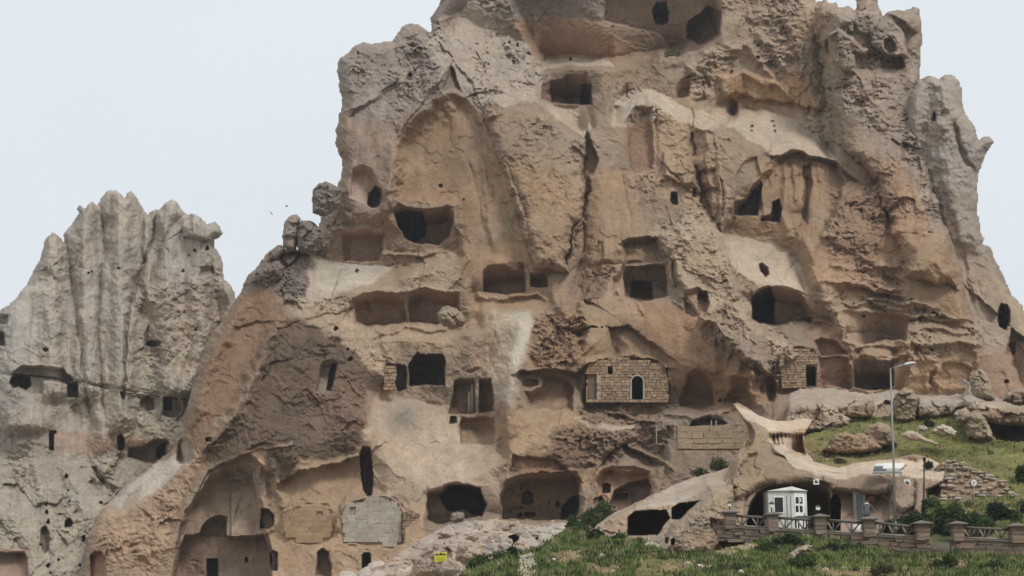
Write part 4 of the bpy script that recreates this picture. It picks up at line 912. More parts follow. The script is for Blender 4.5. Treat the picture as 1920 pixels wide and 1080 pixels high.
C.trim("""1330,1050 1340,1000 1346,985 1346,960 1352,930 1356,900 1368,872 1384,846 1400,822 1398,796 1384,774 1372,757 1384,754 1400,762 1420,776 1450,788 1480,788 1508,784 1521,785
 1524,789 1517,800 1508,816 1509,832 1516,850 1526,864 1545,870 1570,877 1600,868 1640,864 1690,856 1715,850 1745,858 1774,876 1768,905 1752,914 1738,920 1736,960 1724,985 1722,1050""", 5, 1.4, 1.2)
house_rock = C.build('cave_house_rock', skirt=7); tag(house_rock, 'smooth rounded rock with a pale rim roof over the carved cave house', None, None, 'structure')

# ------------------------------------------------------------ slanted rock shelter left of the house
def d_sh(U, V): return 93+(1000-V)*.03-np.clip((U-1200)/160, -1, 1)*.8
W = Sheet(1080, 1410, 850, 1070, 1.2, d_sh, alb(144,130,112), 57)
W.R[:] = .4
W.paint("1130,985 1200,945 1300,890 1390,865 1390,900 1330,912 1300,930 1270,945 1200,955 1150,975", alb(164,152,136), 4, .95, 3, .06)
W.paint("1100,1010 1180,955 1180,1010 1150,1030 1100,1040", alb(146,124,100), 6, .8, 4, .3)
W.paint("1225,1035 1260,985 1290,950 1330,915 1375,912 1372,990 1345,1040", alb(146,132,110), 6, .9, 4, .6)
W.paint("1285,1040 1310,1000 1345,995 1350,1060 1290,1060", alb(148,124,96), 6, .9, 4, .15)
W.ledge("1150,968 1200,945 1300,897 1390,868 1390,900 1330,912 1300,932 1270,946 1240,946 1190,955", 5, 60)
W.bulge("1222,1040 1258,985 1290,950 1330,914 1375,910 1374,985 1345,1000 1350,1045", 2.4, 26, 4)
W.bulge("1098,1040 1110,1000 1170,958 1182,962 1180,1010 1150,1040", 1.2, 12, 4)
W.recess("1344,1010 1330,990 1328,970 1350,972 1372,970 1372,1012", 1.3, 4, 0, 2)
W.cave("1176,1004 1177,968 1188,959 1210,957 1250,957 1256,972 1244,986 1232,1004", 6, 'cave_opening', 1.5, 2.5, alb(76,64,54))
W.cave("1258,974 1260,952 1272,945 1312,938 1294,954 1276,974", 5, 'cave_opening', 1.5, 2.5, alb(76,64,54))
W.cave("1258,1022 1258,1012 1264,1008 1266,1018 1262,1024", 1.4, 'niche', .6, 1.5, HOLE_SHADE)
W.cave("1246,1018 1247,1008 1254,1008 1252,1020", 1.2, 'niche', .6, 1.5, HOLE_SHADE)
W.unify(UNI, .3); W.erode(.8)
W.trim("1082,1060 1090,1030 1100,1005 1120,982 1150,962 1200,938 1260,910 1310,892 1350,882 1392,862 1400,900 1394,1060", 6, 1.6, 1.5)
shelter = W.build('rock_shelter', skirt=5); tag(shelter, 'pale slanting rock roof over two dark hollows beside the cave house', None, None, 'structure')

# ------------------------------------------------------------ rubble apron below the halls
R_ = Sheet(560, 1180, 940, 1130, 1.5, lambda U, V: 134-(V-975)*.10-np.clip(720-U, 0, 200)*.0, alb(162,146,130), 63)
R_.R[:] = .5
R_.paint("975,992 1078,978 1062,1008 1030,1018 985,1024", alb(166,156,144), 3, .95, 3, .04)
R_.paint("700,1050 740,1020 800,1000 850,1010 900,1060 820,1090 700,1090", alb(158,142,126), 10, .8, 6, .25)
R_.D += fbm(R_.U/60, R_.V/25, 4, 88)*2.2
R_.cave("944,1020 948,1008 962,1002 975,1003 972,1014 956,1026", 2.5, 'niche', 1.5, 2, HOLE_SHADE)
R_.cave("1002,1010 1008,1007 1011,1010 1007,1013", .6, None, .4, 1, HOLE_SHADE)
R_.erode(.9)
R_.trim("560,1130 600,1090 640,1076 690,1068 730,1056 752,1030 775,1018 800,1004 840,984 870,978 900,974 930,970 960,978 1000,984 1080,975 1110,960 1140,950 1180,960 1180,1130", 6, 1.2, 3)
apron = R_.build('rubble_slope', skirt=5); tag(apron, 'pale stony slope of broken rock below the cave halls', None, None, 'structure')

# ------------------------------------------------------------ foreground grass bank
def d_g(U, V): return 61+(1085-V)*.27+np.clip((1150-U)/250, 0, 1.3)*14*np.clip((1095-V)/90, 0, 1)
G = Sheet(820, 2060, 960, 1160, 1.5, d_g, alb(70,80,40), 71)
G.R[:] = .1
G.paint("975,1040 1000,1032 1012,1050 1004,1085 1000,1160 960,1160 968,1085", alb(160,148,128), 4, .95, 5)
G.paint("1200,1050 1290,1045 1260,1085 1180,1090", alb(120,106,66), 9, .8, 8)
G.paint("1500,1060 1750,1062 1760,1110 1500,1110", alb(106,98,58), 12, .7, 9)
G.paint("1000,1035 1100,1045 1080,1070 1010,1070", alb(74,86,38), 12, .8, 8)
G.paint("1330,1015 1400,1010 1420,1030 1340,1042", alb(150,130,98), 5, .8, 5)
for q_ in ("1240,1060 1300,1052 1330,1066 1260,1080","1520,1066 1640,1062 1700,1076 1560,1084","1030,1040 1080,1030 1100,1046 1050,1056","1100,1060 1160,1058 1150,1080 1100,1078","1740,1050 1800,1046 1820,1062 1750,1066"): G.paint(q_, alb(128,108,78), 6, .9, 8)
G.D += fbm(G.U/70, G.V/22, 4, 91)*1.3+fbm(G.U/16, G.V/9, 3, 93)*.25
st = fbm(G.U/30, G.V/12, 4, 97); G.C *= (1+.4*st)[..., None]
G.trim("""840,1160 850,1095 870,1078 890,1066 915,1052 945,1046 968,1042 985,1030 1010,1026 1035,1010 1062,990 1080,985 1100,1002 1140,1012 1200,1008 1230,1026 1262,1040 1330,1034
 1380,1024 1430,1010 1470,998 1530,1002 1580,1014 1640,1030 1700,1038 1780,1034 1850,1040 2050,1046 2050,1160""", 4, .8, 3)
bank = G.build('grass_bank', skirt=3); tag(bank, 'green grassy bank in front of the terrace wall and the rubble', None, None, 'structure')

# ------------------------------------------------------------ single rocks with their own outlines
M_BOULD = M_ROCK
def blob(p, Y, T, col, label, name='boulder', group=None, seed=0, rough=.6, top=None, step=1.5, R=None, child=None):
    p = pts(p); lo = p.min(0)-6; hi = p.max(0)+6
    s = Sheet(lo[0], hi[0], lo[1], hi[1], step, Y, col, seed+101); s.R[:] = rough
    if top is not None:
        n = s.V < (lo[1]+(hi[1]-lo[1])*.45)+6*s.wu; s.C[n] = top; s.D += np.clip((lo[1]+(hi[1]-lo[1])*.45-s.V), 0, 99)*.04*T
    s.unify(UNI, .25); s.R += .25; s.D += facets(s.U/19, s.V/15, seed)*T*.42+facets(s.U/9, s.V/8, seed+5)*T*.10; s.erode(.9); s.D = Y+(s.D-Y)*.6
    wdt = min(hi-lo)-12; s.trim(p, R or wdt*.42, T, 1.5)
    o = s.build(name, skirt=T*1.2)
    if child: return o
    tag(o, label, 'rock', group); return o
rk = 'weathered boulders'
ex = 'boulders lying along the left skyline'
def bo(p, Y, T, c, lab, g=None, sd=1, **k):
    if 7 <= sd <= 19 and 'R' not in k: k['R'] = 9
    return blob(p, Y, T, alb(*c), lab, 'boulder', g, sd, **k)
bo("586,400 583,378 588,352 598,342 612,340 626,346 640,352 640,380 628,396 610,408 598,406", 154.5, 2.2, (104,102,100), 'dark grey boulder perched upright high on the left skyline', ex, 1)
bo("530,462 529,440 533,415 545,402 556,401 564,410 562,440 556,470 544,474 534,468", 156, 2, (128,118,112), 'pale split boulder leaning on the left skyline below the upright one', ex, 2)
bo("558,465 556,440 562,412 580,412 600,425 606,440 612,462 590,476 566,476", 155, 2.2, (100,98,96), 'dark rounded boulder wedged against the castle beside the pale split one', ex, 3)
bo("500,492 503,470 520,458 534,460 536,474 520,486 505,496", 156, 1.6, (104,98,94), 'low grey boulder on the left shoulder of the castle', ex, 4)
bo("470,530 480,505 498,492 520,486 534,500 530,520 500,540", 155.5, 1.8, (110,102,96), 'grey lichen covered block on the left shoulder', ex, 5)
bo("820,602 819,586 828,574 840,572 856,578 872,592 876,602 868,614 845,616 828,612", 143, 1.8, (128,116,96), 'pitted boulder lying on the ledge in front of the double cave', None, 6, rough=.9)
mid = 'rocks on the grassy slope'
bo("1470,806 1472,786 1482,768 1500,757 1530,757 1546,752 1562,762 1580,775 1595,784 1593,806 1560,812 1500,812", 115, 2.5, (150,138,120), 'large pale speckled block at the top left of the grass slope', mid, 7, rough=.55)
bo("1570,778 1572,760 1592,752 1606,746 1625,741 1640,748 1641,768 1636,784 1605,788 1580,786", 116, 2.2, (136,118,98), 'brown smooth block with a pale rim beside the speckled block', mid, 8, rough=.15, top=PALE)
bo("1680,790 1672,762 1678,738 1694,726 1712,730 1722,745 1720,770 1718,788 1700,792", 115, 2.2, (142,126,102), 'upright tan rock standing behind the lamp post', mid, 9, rough=.3)
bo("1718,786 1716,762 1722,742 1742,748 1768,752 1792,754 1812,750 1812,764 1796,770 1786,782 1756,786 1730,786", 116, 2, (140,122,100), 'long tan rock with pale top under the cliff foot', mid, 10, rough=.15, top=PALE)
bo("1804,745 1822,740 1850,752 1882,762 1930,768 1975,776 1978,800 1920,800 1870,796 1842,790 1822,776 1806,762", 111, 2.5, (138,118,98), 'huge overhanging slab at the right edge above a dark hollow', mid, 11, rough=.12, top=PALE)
bo("1812,820 1808,798 1812,778 1826,768 1842,776 1856,796 1864,824 1840,830", 108, 1.6, (142,128,104), 'leaning pointed slab in the grass by the dark hollow', mid, 12, rough=.2)
bo("1788,792 1796,772 1806,768 1814,778 1812,796", 110, 1, (136,122,100), 'small leaning slab beside the pointed one', mid, 13, rough=.2)
bo("1540,846 1552,828 1566,812 1582,810 1600,814 1616,809 1632,816 1650,832 1656,842 1620,850 1570,852", 106, 1.8, (140,118,94), 'wide flat topped brown rock in the straw coloured grass', mid, 14, rough=.12)
bo("1624,832 1620,808 1632,795 1652,790 1668,796 1680,816 1684,834 1655,838", 107, 1.6, (140,122,98), 'rounded tan rock just left of the lamp post', mid, 15, rough=.15)
bo("1686,816 1700,806 1716,808 1738,820 1762,832 1758,836 1732,829 1704,826", 103, .9, (156,144,130), 'flat pale stone like a fallen slab in the grass', mid, 16, rough=.1)
bo("1742,812 1752,800 1766,794 1782,799 1797,808 1790,818 1764,820", 105, 1, (172,168,152), 'whitish heap of stone in the grass below the shelf', mid, 17, rough=.6)
bo("1720,808 1722,798 1736,797 1742,806 1734,812", 105, .6, (140,132,122), 'small grey stone beside the whitish heap', mid, 18)
bo("1878,752 1886,736 1908,727 1935,730 1968,744 1966,766 1900,760", 118, 2, (140,126,110), 'pale domed rock on the shelf at the right edge', mid, 19, rough=.2)
bo("1824,748 1816,718 1826,696 1842,691 1854,702 1858,722 1866,748 1840,752", 128, 2, (142,130,112), 'crumbling stack of rock against the cliff foot', mid, 20, rough=.8)
bo("1474,1052 1480,1036 1494,1026 1512,1020 1526,1022 1520,1034 1504,1044 1488,1054", 70, .7, (150,142,122), 'pale boulder half sunk in the foreground grass', None, 21, rough=.4)
bo("1205,1030 1210,1018 1222,1014 1238,1022 1244,1036 1230,1040", 78, .5, (158,150,132), 'light grey stone at the foot of the rock shelter', None, 22)
bo("868,1010 880,1000 896,996 900,1010 888,1018", 127, .8, (150,138,124), 'squared block lying on the rubble left of the big hall', 'fallen blocks', 23, rough=.2)
bo("844,976 845,962 858,958 872,962 870,978 850,982", 138, 1, (118,112,104), 'grey block inside the dark cave mouth', 'fallen blocks', 24, rough=.1)
bo("770,1088 775,1052 800,1022 822,1010 846,1020 850,1050 840,1090", 119, 2, (154,138,122), 'big smooth slab leaning in the rubble behind the yellow sign', 'fallen blocks', 25, rough=.12)
bo("852,1050 858,1022 876,1012 900,1018 912,1040 900,1056 872,1060", 118, 1.6, (160,146,130), 'large pale block right of the yellow sign', 'fallen blocks', 26, rough=.12)
bo("820,1078 826,1054 842,1044 856,1052 862,1070 850,1084", 114, 1, (158,146,134), 'rounded pale block at the foot of the yellow sign', 'fallen blocks', 27, rough=.12)

# loose rubble, stone by stone
def stone_mesh(name, seed, sub=1):
    bm = bmesh.new(); bmesh.ops.create_icosphere(bm, subdivisions=sub, radius=1.0); r = random.Random(seed)
    pl_ = [Vector((r.uniform(-1, 1), r.uniform(-1, 1), r.uniform(-1, 1))).normalized() for _ in range(7)]
    for v in bm.verts:
        for n in pl_:
            d = v.co.dot(n)-.72
            if d > 0: v.co -= n*d
        v.co *= r.uniform(.9, 1.1)
    for e in bm.edges: pass
    me = bpy.data.meshes.new(name); bm.to_mesh(me); bm.free(); return me
stone_mats = [rock_mat('rubble_'+n, tuple(c), bump=.3) for n, c in (('pale', alb(172,158,144)), ('tan', alb(158,141,122)), ('grey', alb(146,136,128)))]
STM = []
for i in range(9):
    me = stone_mesh('stone', i, 2 if i < 3 else 1); me.materials.append(stone_mats[i % 3]); STM.append(me)
def stone_words(u, v, r, k):
    size = 'small' if r < .35 else ('fist shaped' if r < .5 else ('mid sized' if r < .75 else 'large')); colr = ('pale', 'tan', 'grey')[k % 3]
    if v > 1062: z = 'at the foot of the slope below the yellow sign' if u > 790 else ('below the small arched doorway' if u < 740 else 'left of the yellow sign')
    elif u < 900: z = 'beneath the dark cave mouth' if v < 1010 else 'above the yellow sign'
    elif u < 960: z = 'in front of the left end of the great hall' if v < 1010 else 'uphill of the grass edge'
    else: z = 'on the sill of the great hall' if v < 992 else 'beside the path top'
    return '%s %s stone %s' % (size, colr, z)
def put_stone(pt, r, sq=(1, 1, 1), grp='loose stones of the rubble slope', lab='angular pale stone lying loose on the rubble slope', name='rubble_stone', parent=None, cat='stone', k=None):
    o = bpy.data.objects.new(name, STM[rnd.randrange(9) if k is None else k]); COL.objects.link(o)
    o.scale = (r*sq[0]*rnd.uniform(.8, 1.25), r*sq[1]*rnd.uniform(.8, 1.1), r*sq[2]*rnd.uniform(.6, 1)); o.rotation_euler = (rnd.uniform(-.4, .4), rnd.uniform(-.4, .4), rnd.uniform(0, 6.3))
    if parent is None: o.location = pt; tag(o, lab, cat, grp)
    else: o.parent = parent; o.location = pt-world_loc(parent); o.rotation_euler = (0, rnd.uniform(-.1, .1), rnd.uniform(-.1, .1))
    return o
def loose(u, v, pt, r):
    k = rnd.randrange(9); put_stone(pt, r, k=k, lab=stone_words(u, v, r, k))
def inside(p, u, v):
    c = False; n = len(p)
    for i in range(n):
        a, b = p[i], p[(i+1) % n]
        if (a[1] > v) != (b[1] > v) and u < (b[0]-a[0])*(v-a[1])/(b[1]-a[1])+a[0]: c = not c
    return c
def scatter(poly, n, sheet, r0, r1, f=lambda u, v, pt, r: None):
    p = pts(poly); lo, hi = p.min(0), p.max(0); k = 0
    while k < n:
        u, v = rnd.uniform(lo[0], hi[0]), rnd.uniform(lo[1], hi[1])
        if not inside(p, u, v): continue
        k += 1; r = r0*(r1/r0)**(rnd.random()**2); f(u, v, sheet.pt(u, v), r)
scatter("640,1086 720,1062 740,1070 800,1075 880,1060 900,1050 880,1090 640,1100", 60, R_, .3, 1.1, lambda u, v, pt, r: loose(u, v, pt, r))
scatter("830,1000 860,985 960,978 1000,990 985,1010 940,1030 880,1040 845,1020", 75, R_, .18, .7, lambda u, v, pt, r: loose(u, v, pt, r))
scatter("880,1040 960,1022 985,1040 940,1062 880,1080", 40, R_, .3, 1.0, lambda u, v, pt, r: loose(u, v, pt, r))
scatter("940,976 1060,978 1060,986 940,986", 14, R_, .15, .4, lambda u, v, pt, r: loose(u, v, pt, r))
scatter("1510,862 1560,870 1600,855 1700,850 1500,850", 16, H, .12, .35, lambda u, v, pt, r: put_stone(pt, r, grp='small stones on the grassy slope', lab='small stone in the dry grass %s' % ('behind the fin of pale rock' if u < 1540 else 'above the middle of the pale rim roof' if u < 1600 else 'just left of the lamp post pole' if u < 1665 else 'right of the lamp post pole')))
scatter("1000,1030 1440,1050 1700,1075 1000,1075", 22, G, .08, .22, lambda u, v, pt, r: put_stone(pt, r, grp='pale stones in the foreground grass', lab='small pale stone in the foreground grass %s' % ('beside the path' if u < 1100 else 'below the rock shelter' if u < 1300 else 'left of the half sunk boulder' if u < 1470 else 'right of the half sunk boulder' if u < 1600 else 'below the street lamp'), k=0))

# ------------------------------------------------------------ laid masonry, stone by stone
def box_mesh(x0, x1, y0, y1, z0, z1):
    v = [(x, y, z) for x in (x0, x1) for y in (y0, y1) for z in (z0, z1)]
    return v, [(0, 1, 3, 2), (4, 6, 7, 5), (0, 4, 5, 1), (2, 3, 7, 6), (0, 2, 6, 4), (1, 5, 7, 3)]
M_MORT = rock_mat('mortar_earth', tuple(alb(126,106,82)), bump=.2)
def brick_mesh(seed):
    r = random.Random(seed); j = .07
    c = [(x+r.uniform(-j, j), y+r.uniform(-j, j)*.6, z+r.uniform(-j, j)) for x in (-.5, .5) for y in (-.5, .5) for z in (-.5, .5)]
    f = [(0, 1, 3, 2), (4, 6, 7, 5), (0, 4, 5, 1), (2, 3, 7, 6), (0, 2, 6, 4), (1, 5, 7, 3)]
    bm = bmesh.new(); vs = [bm.verts.new(q) for q in c]
    for q in f: bm.faces.new([vs[i] for i in q])
    bmesh.ops.recalc_face_normals(bm, faces=bm.faces)
    bmesh.ops.bevel(bm, geom=list(bm.edges), offset=.06, segments=1, affect='EDGES')
    me = bpy.data.meshes.new('brick'); bm.to_mesh(me); bm.free(); return me
def brick_set(cols, tag_):
    ms = [rock_mat('masonry_%s' % tag_, tuple(alb(*c)), var=.2, bump=.2) for c in cols]; out = []
    for i in range(8):
        me = brick_mesh(i); me.materials.append(ms[i % len(ms)]); out.append(me)
    return out
B_PALE = brick_set([(158,149,135), (151,142,128), (163,154,140)], 'pale'); B_TAN = brick_set([(152,128,98), (146,122,94), (140,116,90)], 'tan')
B_ROUGH = brick_set([(146,122,96), (140,116,92), (151,129,104), (130,107,86)], 'rough'); B_BRN = brick_set([(136,118,100), (126,108,92), (142,126,106)], 'brown')
def masonry(name, poly, Y, h, w0, w1, holes, label, bricks, proud=.12, mort=None, th=.4, gap=.07, piece='brick', group=None, slope=0.0, Yslope=0.0, jit=.0, miss=.008):
    p = pts(poly); lo, hi = p.min(0), p.max(0); hp = [pts(q) for q in holes]
    root = empty(name, P((lo[0]+hi[0])/2, hi[1], Y)); tag(root, label, 'wall', group)
    sc = Y/F; v = hi[1]; core = []
    while v > lo[1]:
        hh = h*rnd.uniform(.85, 1.15); u = lo[0]-rnd.uniform(0, w1)
        while u < hi[0]:
            ww = rnd.uniform(w0, w1); cv = v-hh/2
            xs = [u+ww*(q+.5)/8 for q in range(8)]; okx = [x for x in xs if inside(p, x, cv) and not any(inside(q, x, cv) for q in hp)]
            if len(okx) >= 2 and rnd.random() > miss:
                ua, ub = okx[0]-ww/16, okx[-1]+ww/16; cu = (ua+ub)/2; yy = Y+Yslope*(cu-lo[0])
                o = bpy.data.objects.new(piece, bricks[rnd.randrange(len(bricks))]); COL.objects.link(o); o.parent = root
                o.location = P(cu, cv, yy+rnd.uniform(-.5, .5)*proud)-root.location
                o.scale = ((ub-ua)*sc*(1-gap*.7), th, hh*sc*(1-gap)); o.rotation_euler = (rnd.uniform(-1, 1)*jit, rnd.uniform(-1, 1)*jit, rnd.uniform(-1, 1)*jit)
                A_ = P(ua-.4, cv-hh/2, yy); B_ = P(ub+.4, cv+hh/2, yy); core.append((A_.x, B_.x, yy-th/2+.035+proud*.5, yy+th/2-.02, B_.z, A_.z))
            u += ww
        v -= hh
    vv, ff = [], []
    for q in core:
        v1, f1 = box_mesh(*q); n0 = len(vv); vv += v1; ff += [tuple(i+n0 for i in f) for f in f1]
    mo = mk_mesh('mortar', vv, ff, None, False, mort or M_MORT, root); bm = bmesh.new(); bm.from_mesh(mo.data); bmesh.ops.recalc_face_normals(bm, faces=bm.faces); bm.to_mesh(mo.data); bm.free()
    return root
dm = K.depth_at
masonry('masonry_wall', "640,952 648,946 665,941 690,935 722,933 735,938 746,946 753,962 753,1018 736,1026 716,1021 690,1021 668,1020 645,1014", W1_Y-.1, 8.6, 13, 25, ["657,965 657,952 668,952 668,965","684,1022 685,1012 689,1008 694,1012 695,1022"], 'pale ashlar wall with a tiny square window closing a cave front', B_PALE, .03, rock_mat('mortar_pale', tuple(alb(142,133,118))), .3, .02, miss=0)
masonry('masonry_wall', "536,958 560,951 590,950 618,955 624,970 624,1000 612,1012 580,1018 550,1012 532,1000", W2_Y-.08, 9.5, 14, 26, ["594,971 594,956 605,956 605,971"], 'tan block wall with one small window left of the pale ashlar wall', B_TAN, .02, rock_mat('mortar_tan', tuple(alb(142,118,92))), .3, .015, miss=0)
wy3 = dm(1258,700)+.2
w3 = masonry('masonry_wall', "1099,753 1099,700 1102,682 1140,673 1160,671 1200,675 1243,683 1253,710 1253,755", wy3, 5.2, 6, 13, ["1181,752 1181,712 1186,705 1195,702 1204,705 1209,712 1209,752","1139,701 1139,689 1149,689 1149,701","1101,750 1101,703 1118,703 1118,750"], 'rough stone wall with a white framed arched doorway', B_ROUGH, .12, None, .4, .07, jit=.03)
masonry('masonry_wall', "1466,726 1462,690 1472,662 1490,652 1515,655 1534,668 1538,700 1534,728", dm(1490,690)-.1, 5.2, 7, 14, ["1510,730 1510,684 1531,684 1531,730"], 'weathered stone wall with a narrow dark doorway under the overhang', B_ROUGH, .16, None, .4, .08, jit=.04)
masonry('masonry_wall', "720,732 720,690 728,683 742,685 744,700 740,718 744,732", dm(718,700)+.4, 6.5, 6, 12, [], 'broken end of a stone wall beside the dark square cave', B_ROUGH, .2, None, .5, .1, jit=.06)
masonry('masonry_wall', "755,1000 756,966 764,956 786,962 788,1004 776,1006", dm(760,985)+.0, 5.0, 5, 10, [], 'patch of rough rubble masonry right of the pale ashlar wall', B_ROUGH, .2, None, .4, .12, jit=.06)
masonry('masonry_wall', "434,924 432,892 446,880 470,884 482,900 486,924", dm(460,905)-.2, 6.5, 10, 20, [], 'remains of brickwork high inside the big arched cave', B_BRN, .12, None, .4, .06, jit=.03)
M_WHITE = flat_mat('white_paint', alb(214,216,208), .6); M_STONEW = flat_mat('white_stone_frame', alb(150,141,126), .9)
def frame_arch(us, vs, ue, ve, Y, t, mat, parent, arch=True, name='door_frame'):
    """a door surround as one bent bar"""
    pth = [(us, ve)]; 
    if arch:
        r = (ue-us)/2; cy = vs+r
        pth += [(us+r-r*math.cos(a), cy-r*math.sin(a)) for a in np.linspace(0, math.pi, 9)]
    else: pth += [(us, vs), (ue, vs)]
    pth += [(ue, ve)]
    P0 = np.array([P(a, b, Y) for a, b in pth]); cu, cv = (us+ue)/2, (vs+ve)/2; vv = []; sc = Y/F
    for (a, b) in pth:
        dx = -1 if a < cu-.1 else (1 if a > cu+.1 else 0); dz = 1 if b < cv else 0
        if arch and b < ve: ang = math.atan2((vs+r)-b, a-cu); dx, dz = math.cos(ang), math.sin(ang)
        c = P(a, b, Y)
        for off, dy in ((0, -.12), (t*sc, -.12), (t*sc, .15), (0, .15)): vv.append((c.x+dx*off, c.y+dy, c.z+dz*off))
    ff = []
    for i in range(len(pth)-1):
        for k in range(4): ff.append((i*4+k, i*4+(k+1) % 4, i*4+4+(k+1) % 4, i*4+4+k))
    return mk_mesh(name, vv, ff, None, False, mat, parent)
frame_arch(1184.5, 705, 1205.5, 749, wy3-.18, 3.2, M_STONEW, w3)
def box_px(name, u0, v0, u1, v1, Y, th, mat, parent=None):
    a = P(u0, v0, Y); b = P(u1, v1, Y); v, f = box_mesh(a.x, b.x, Y, Y+th, b.z, a.z)
    o = mk_mesh(name, v, f, None, False, mat, parent)
    bm = bmesh.new(); bm.from_mesh(o.data); bmesh.ops.recalc_face_normals(bm, faces=bm.faces); bm.to_mesh(o.data); bm.free(); return o
box_px('door', 1101, 703, 1118.5, 752, wy3+.15, .1, rock_mat('lit_recess_brown', tuple(alb(108,90,74))), w3)  # added brown panel, standing in for the lit recess behind the doorway
box_px('door_jamb', 1119, 704, 1127, 749, wy3-.2, .3, M_STONEW, w3)
# plastered terrace wall with rail posts
M_PLAST = rock_mat('plaster', tuple(alb(152,134,104)), var=.12, bump=.12); 
ty = 136
tr = masonry('retaining_wall', "1270,843 1271,798 1300,797 1340,796 1384,797 1391,806 1388,822 1393,843", ty, 10.5, 22, 40, [], 'smooth tan retaining wall with short posts on a ledge beside the pale rim rock', brick_set([(148,128,104), (146,126,102), (150,130,106)], 'coursed'), .01, rock_mat('mortar_wall', tuple(alb(144,124,100))), 1.2, .008, piece='block', miss=0)
M_POST = flat_mat('pale_post', alb(150,140,124), .8)
for (u, a, b) in ((1265, 786, 822), (1334, 788, 798), (1343, 788, 798), (1231, 800, 832)): box_px('post', u-1, a, u+1, b, ty-.3, .15, M_POST, tr)
# dry stone wall right of the house
dw = empty('dry_stone_wall', P(1840, 950, 93)); tag(dw, 'crumbling dry stone wall running down the slope behind the round sign', 'wall')
DP = pts("1762,944 1766,905 1760,874 1775,860 1800,866 1830,877 1860,889 1885,906 1905,930 1925,946 1960,965 1960,985 1900,966 1830,950")
lo, hi = DP.min(0), DP.max(0); v = hi[1]; nst = 0
while v > lo[1]:
    u = lo[0]
    while u < hi[0]:
        ww = rnd.uniform(7, 18)
        if inside(DP, u+ww/2, v-3) and (rnd.random() < .62 or not inside(DP, u+ww/2, v-16)):
            put_stone(P(u+ww/2, v-3+rnd.uniform(-2, 2), 93.75+(930-v)*.03+rnd.uniform(-.1, .1)), ww*.5*94/F*1.1, (1, 1, .6), parent=dw, name='stone', k=rnd.choice((1, 4, 7, 1, 4, 2))); nst += 1
        u += ww
    v -= 6.5
v_, f_ = [], []
for a, b in DP: q = P(a, b+2, 93.8+(930-b)*.03); v_.append(q)
for q in list(v_): v_.append(q+Vector((0, 1.2, 0)))
n_ = len(DP); me = bpy.data.meshes.new('earth_core'); me.from_pydata([tuple(q-dw.location) for q in v_], [], [tuple(range(n_))]+[tuple(range(2*n_-1, n_-1, -1))]+[(i, i+n_, (i+1) % n_+n_, (i+1) % n_) for i in range(n_)])
me.materials.append(rock_mat('wall_core', tuple(alb(130,112,90)))); o = bpy.data.objects.new('wall_core', me); COL.objects.link(o); o.parent = dw
# ------------------------------------------------------------ materials of the small things
M_GREYMET = flat_mat('galvanised_steel', alb(132,131,126), .6, .35); M_DARKMET = flat_mat('black_iron', (.03, .03, .032), .5, .3)
M_WHITE2 = flat_mat('white_kiosk_boards', alb(190,191,183), .7, var=.14, sc=1.6); M_GLASS = flat_mat('dark_glass', (.02, .025, .025), .12)
M_GLASS2 = flat_mat('grey_glass', (.10, .12, .12), .15); M_WOOD = flat_mat('weathered_wood', alb(98,90,80), .85, sc=8)
M_WOODP = flat_mat('pale_wood', alb(138,128,114), .85, sc=8); M_CAP = rock_mat('cap_stone', tuple(alb(112,106,98)), bump=.15)
M_YEL = flat_mat('yellow_sign', (.62, .60, .04), .5, var=.05); M_SIGNW = flat_mat('sign_white', alb(206,204,196), .5, var=.05)
M_TAR = flat_mat('panel_dark', (.09, .09, .11), .35); M_LAMPW = flat_mat('lamp_white', alb(196,194,188), .4)
M_RED = flat_mat('brown_plaque', alb(104,66,48), .6); M_BLK = flat_mat('print_black', (.015, .015, .015), .6)

def tube(name, pts_, r, mat, parent=None, n=8, r2=None):
    pts_ = [Vector(p) for p in pts_]; vv = []; ff = []
    for i, p in enumerate(pts_):
        d = (pts_[min(i+1, len(pts_)-1)]-pts_[max(i-1, 0)]).normalized(); a = d.orthogonal().normalized(); b = d.cross(a)
        rr = r+((r2 if r2 is not None else r)-r)*i/max(len(pts_)-1, 1)
        for k in range(n): t = 2*math.pi*k/n; vv.append(tuple(p+a*math.cos(t)*rr+b*math.sin(t)*rr))
    for i in range(len(pts_)-1):
        for k in range(n): ff.append((i*n+k, i*n+(k+1) % n, (i+1)*n+(k+1) % n, (i+1)*n+k))
    me = bpy.data.meshes.new(name); off = Vector(pts_[0])
    me.from_pydata([tuple(Vector(v)-off) for v in vv], [], ff+[tuple(range(n))[::-1], tuple(range(len(vv)-n, len(vv)))]); me.materials.append(mat)
    for p in me.polygons: p.use_smooth = len(p.vertices) == 4
    o = bpy.data.objects.new(name, me); COL.objects.link(o)
    if parent: o.parent = parent; o.location = off-world_loc(parent)
    else: o.location = off
    return o
def solid(name, verts, faces, mat, parent=None, bev=0.0):
    bm = bmesh.new(); vs = [bm.verts.new(v) for v in verts]
    for f in faces: bm.faces.new([vs[i] for i in f])
    bmesh.ops.recalc_face_normals(bm, faces=bm.faces)
    if bev: bmesh.ops.bevel(bm, geom=list(bm.edges), offset=bev, segments=2, affect='EDGES')
    c = sum((v.co for v in bm.verts), Vector())/len(bm.verts); z = min(v.co.z for v in bm.verts); c.z = z
    for v in bm.verts: v.co -= c
    me = bpy.data.meshes.new(name); bm.to_mesh(me); bm.free(); me.materials.append(mat)
    o = bpy.data.objects.new(name, me); COL.objects.link(o)
    if parent: o.parent = parent; o.location = c-world_loc(parent)
    else: o.location = c
    return o
def bx(name, x0, x1, y0, y1, z0, z1, mat, parent=None, bev=0.0):
    v, f = box_mesh(x0, x1, y0, y1, z0, z1); return solid(name, v, f, mat, parent, bev)

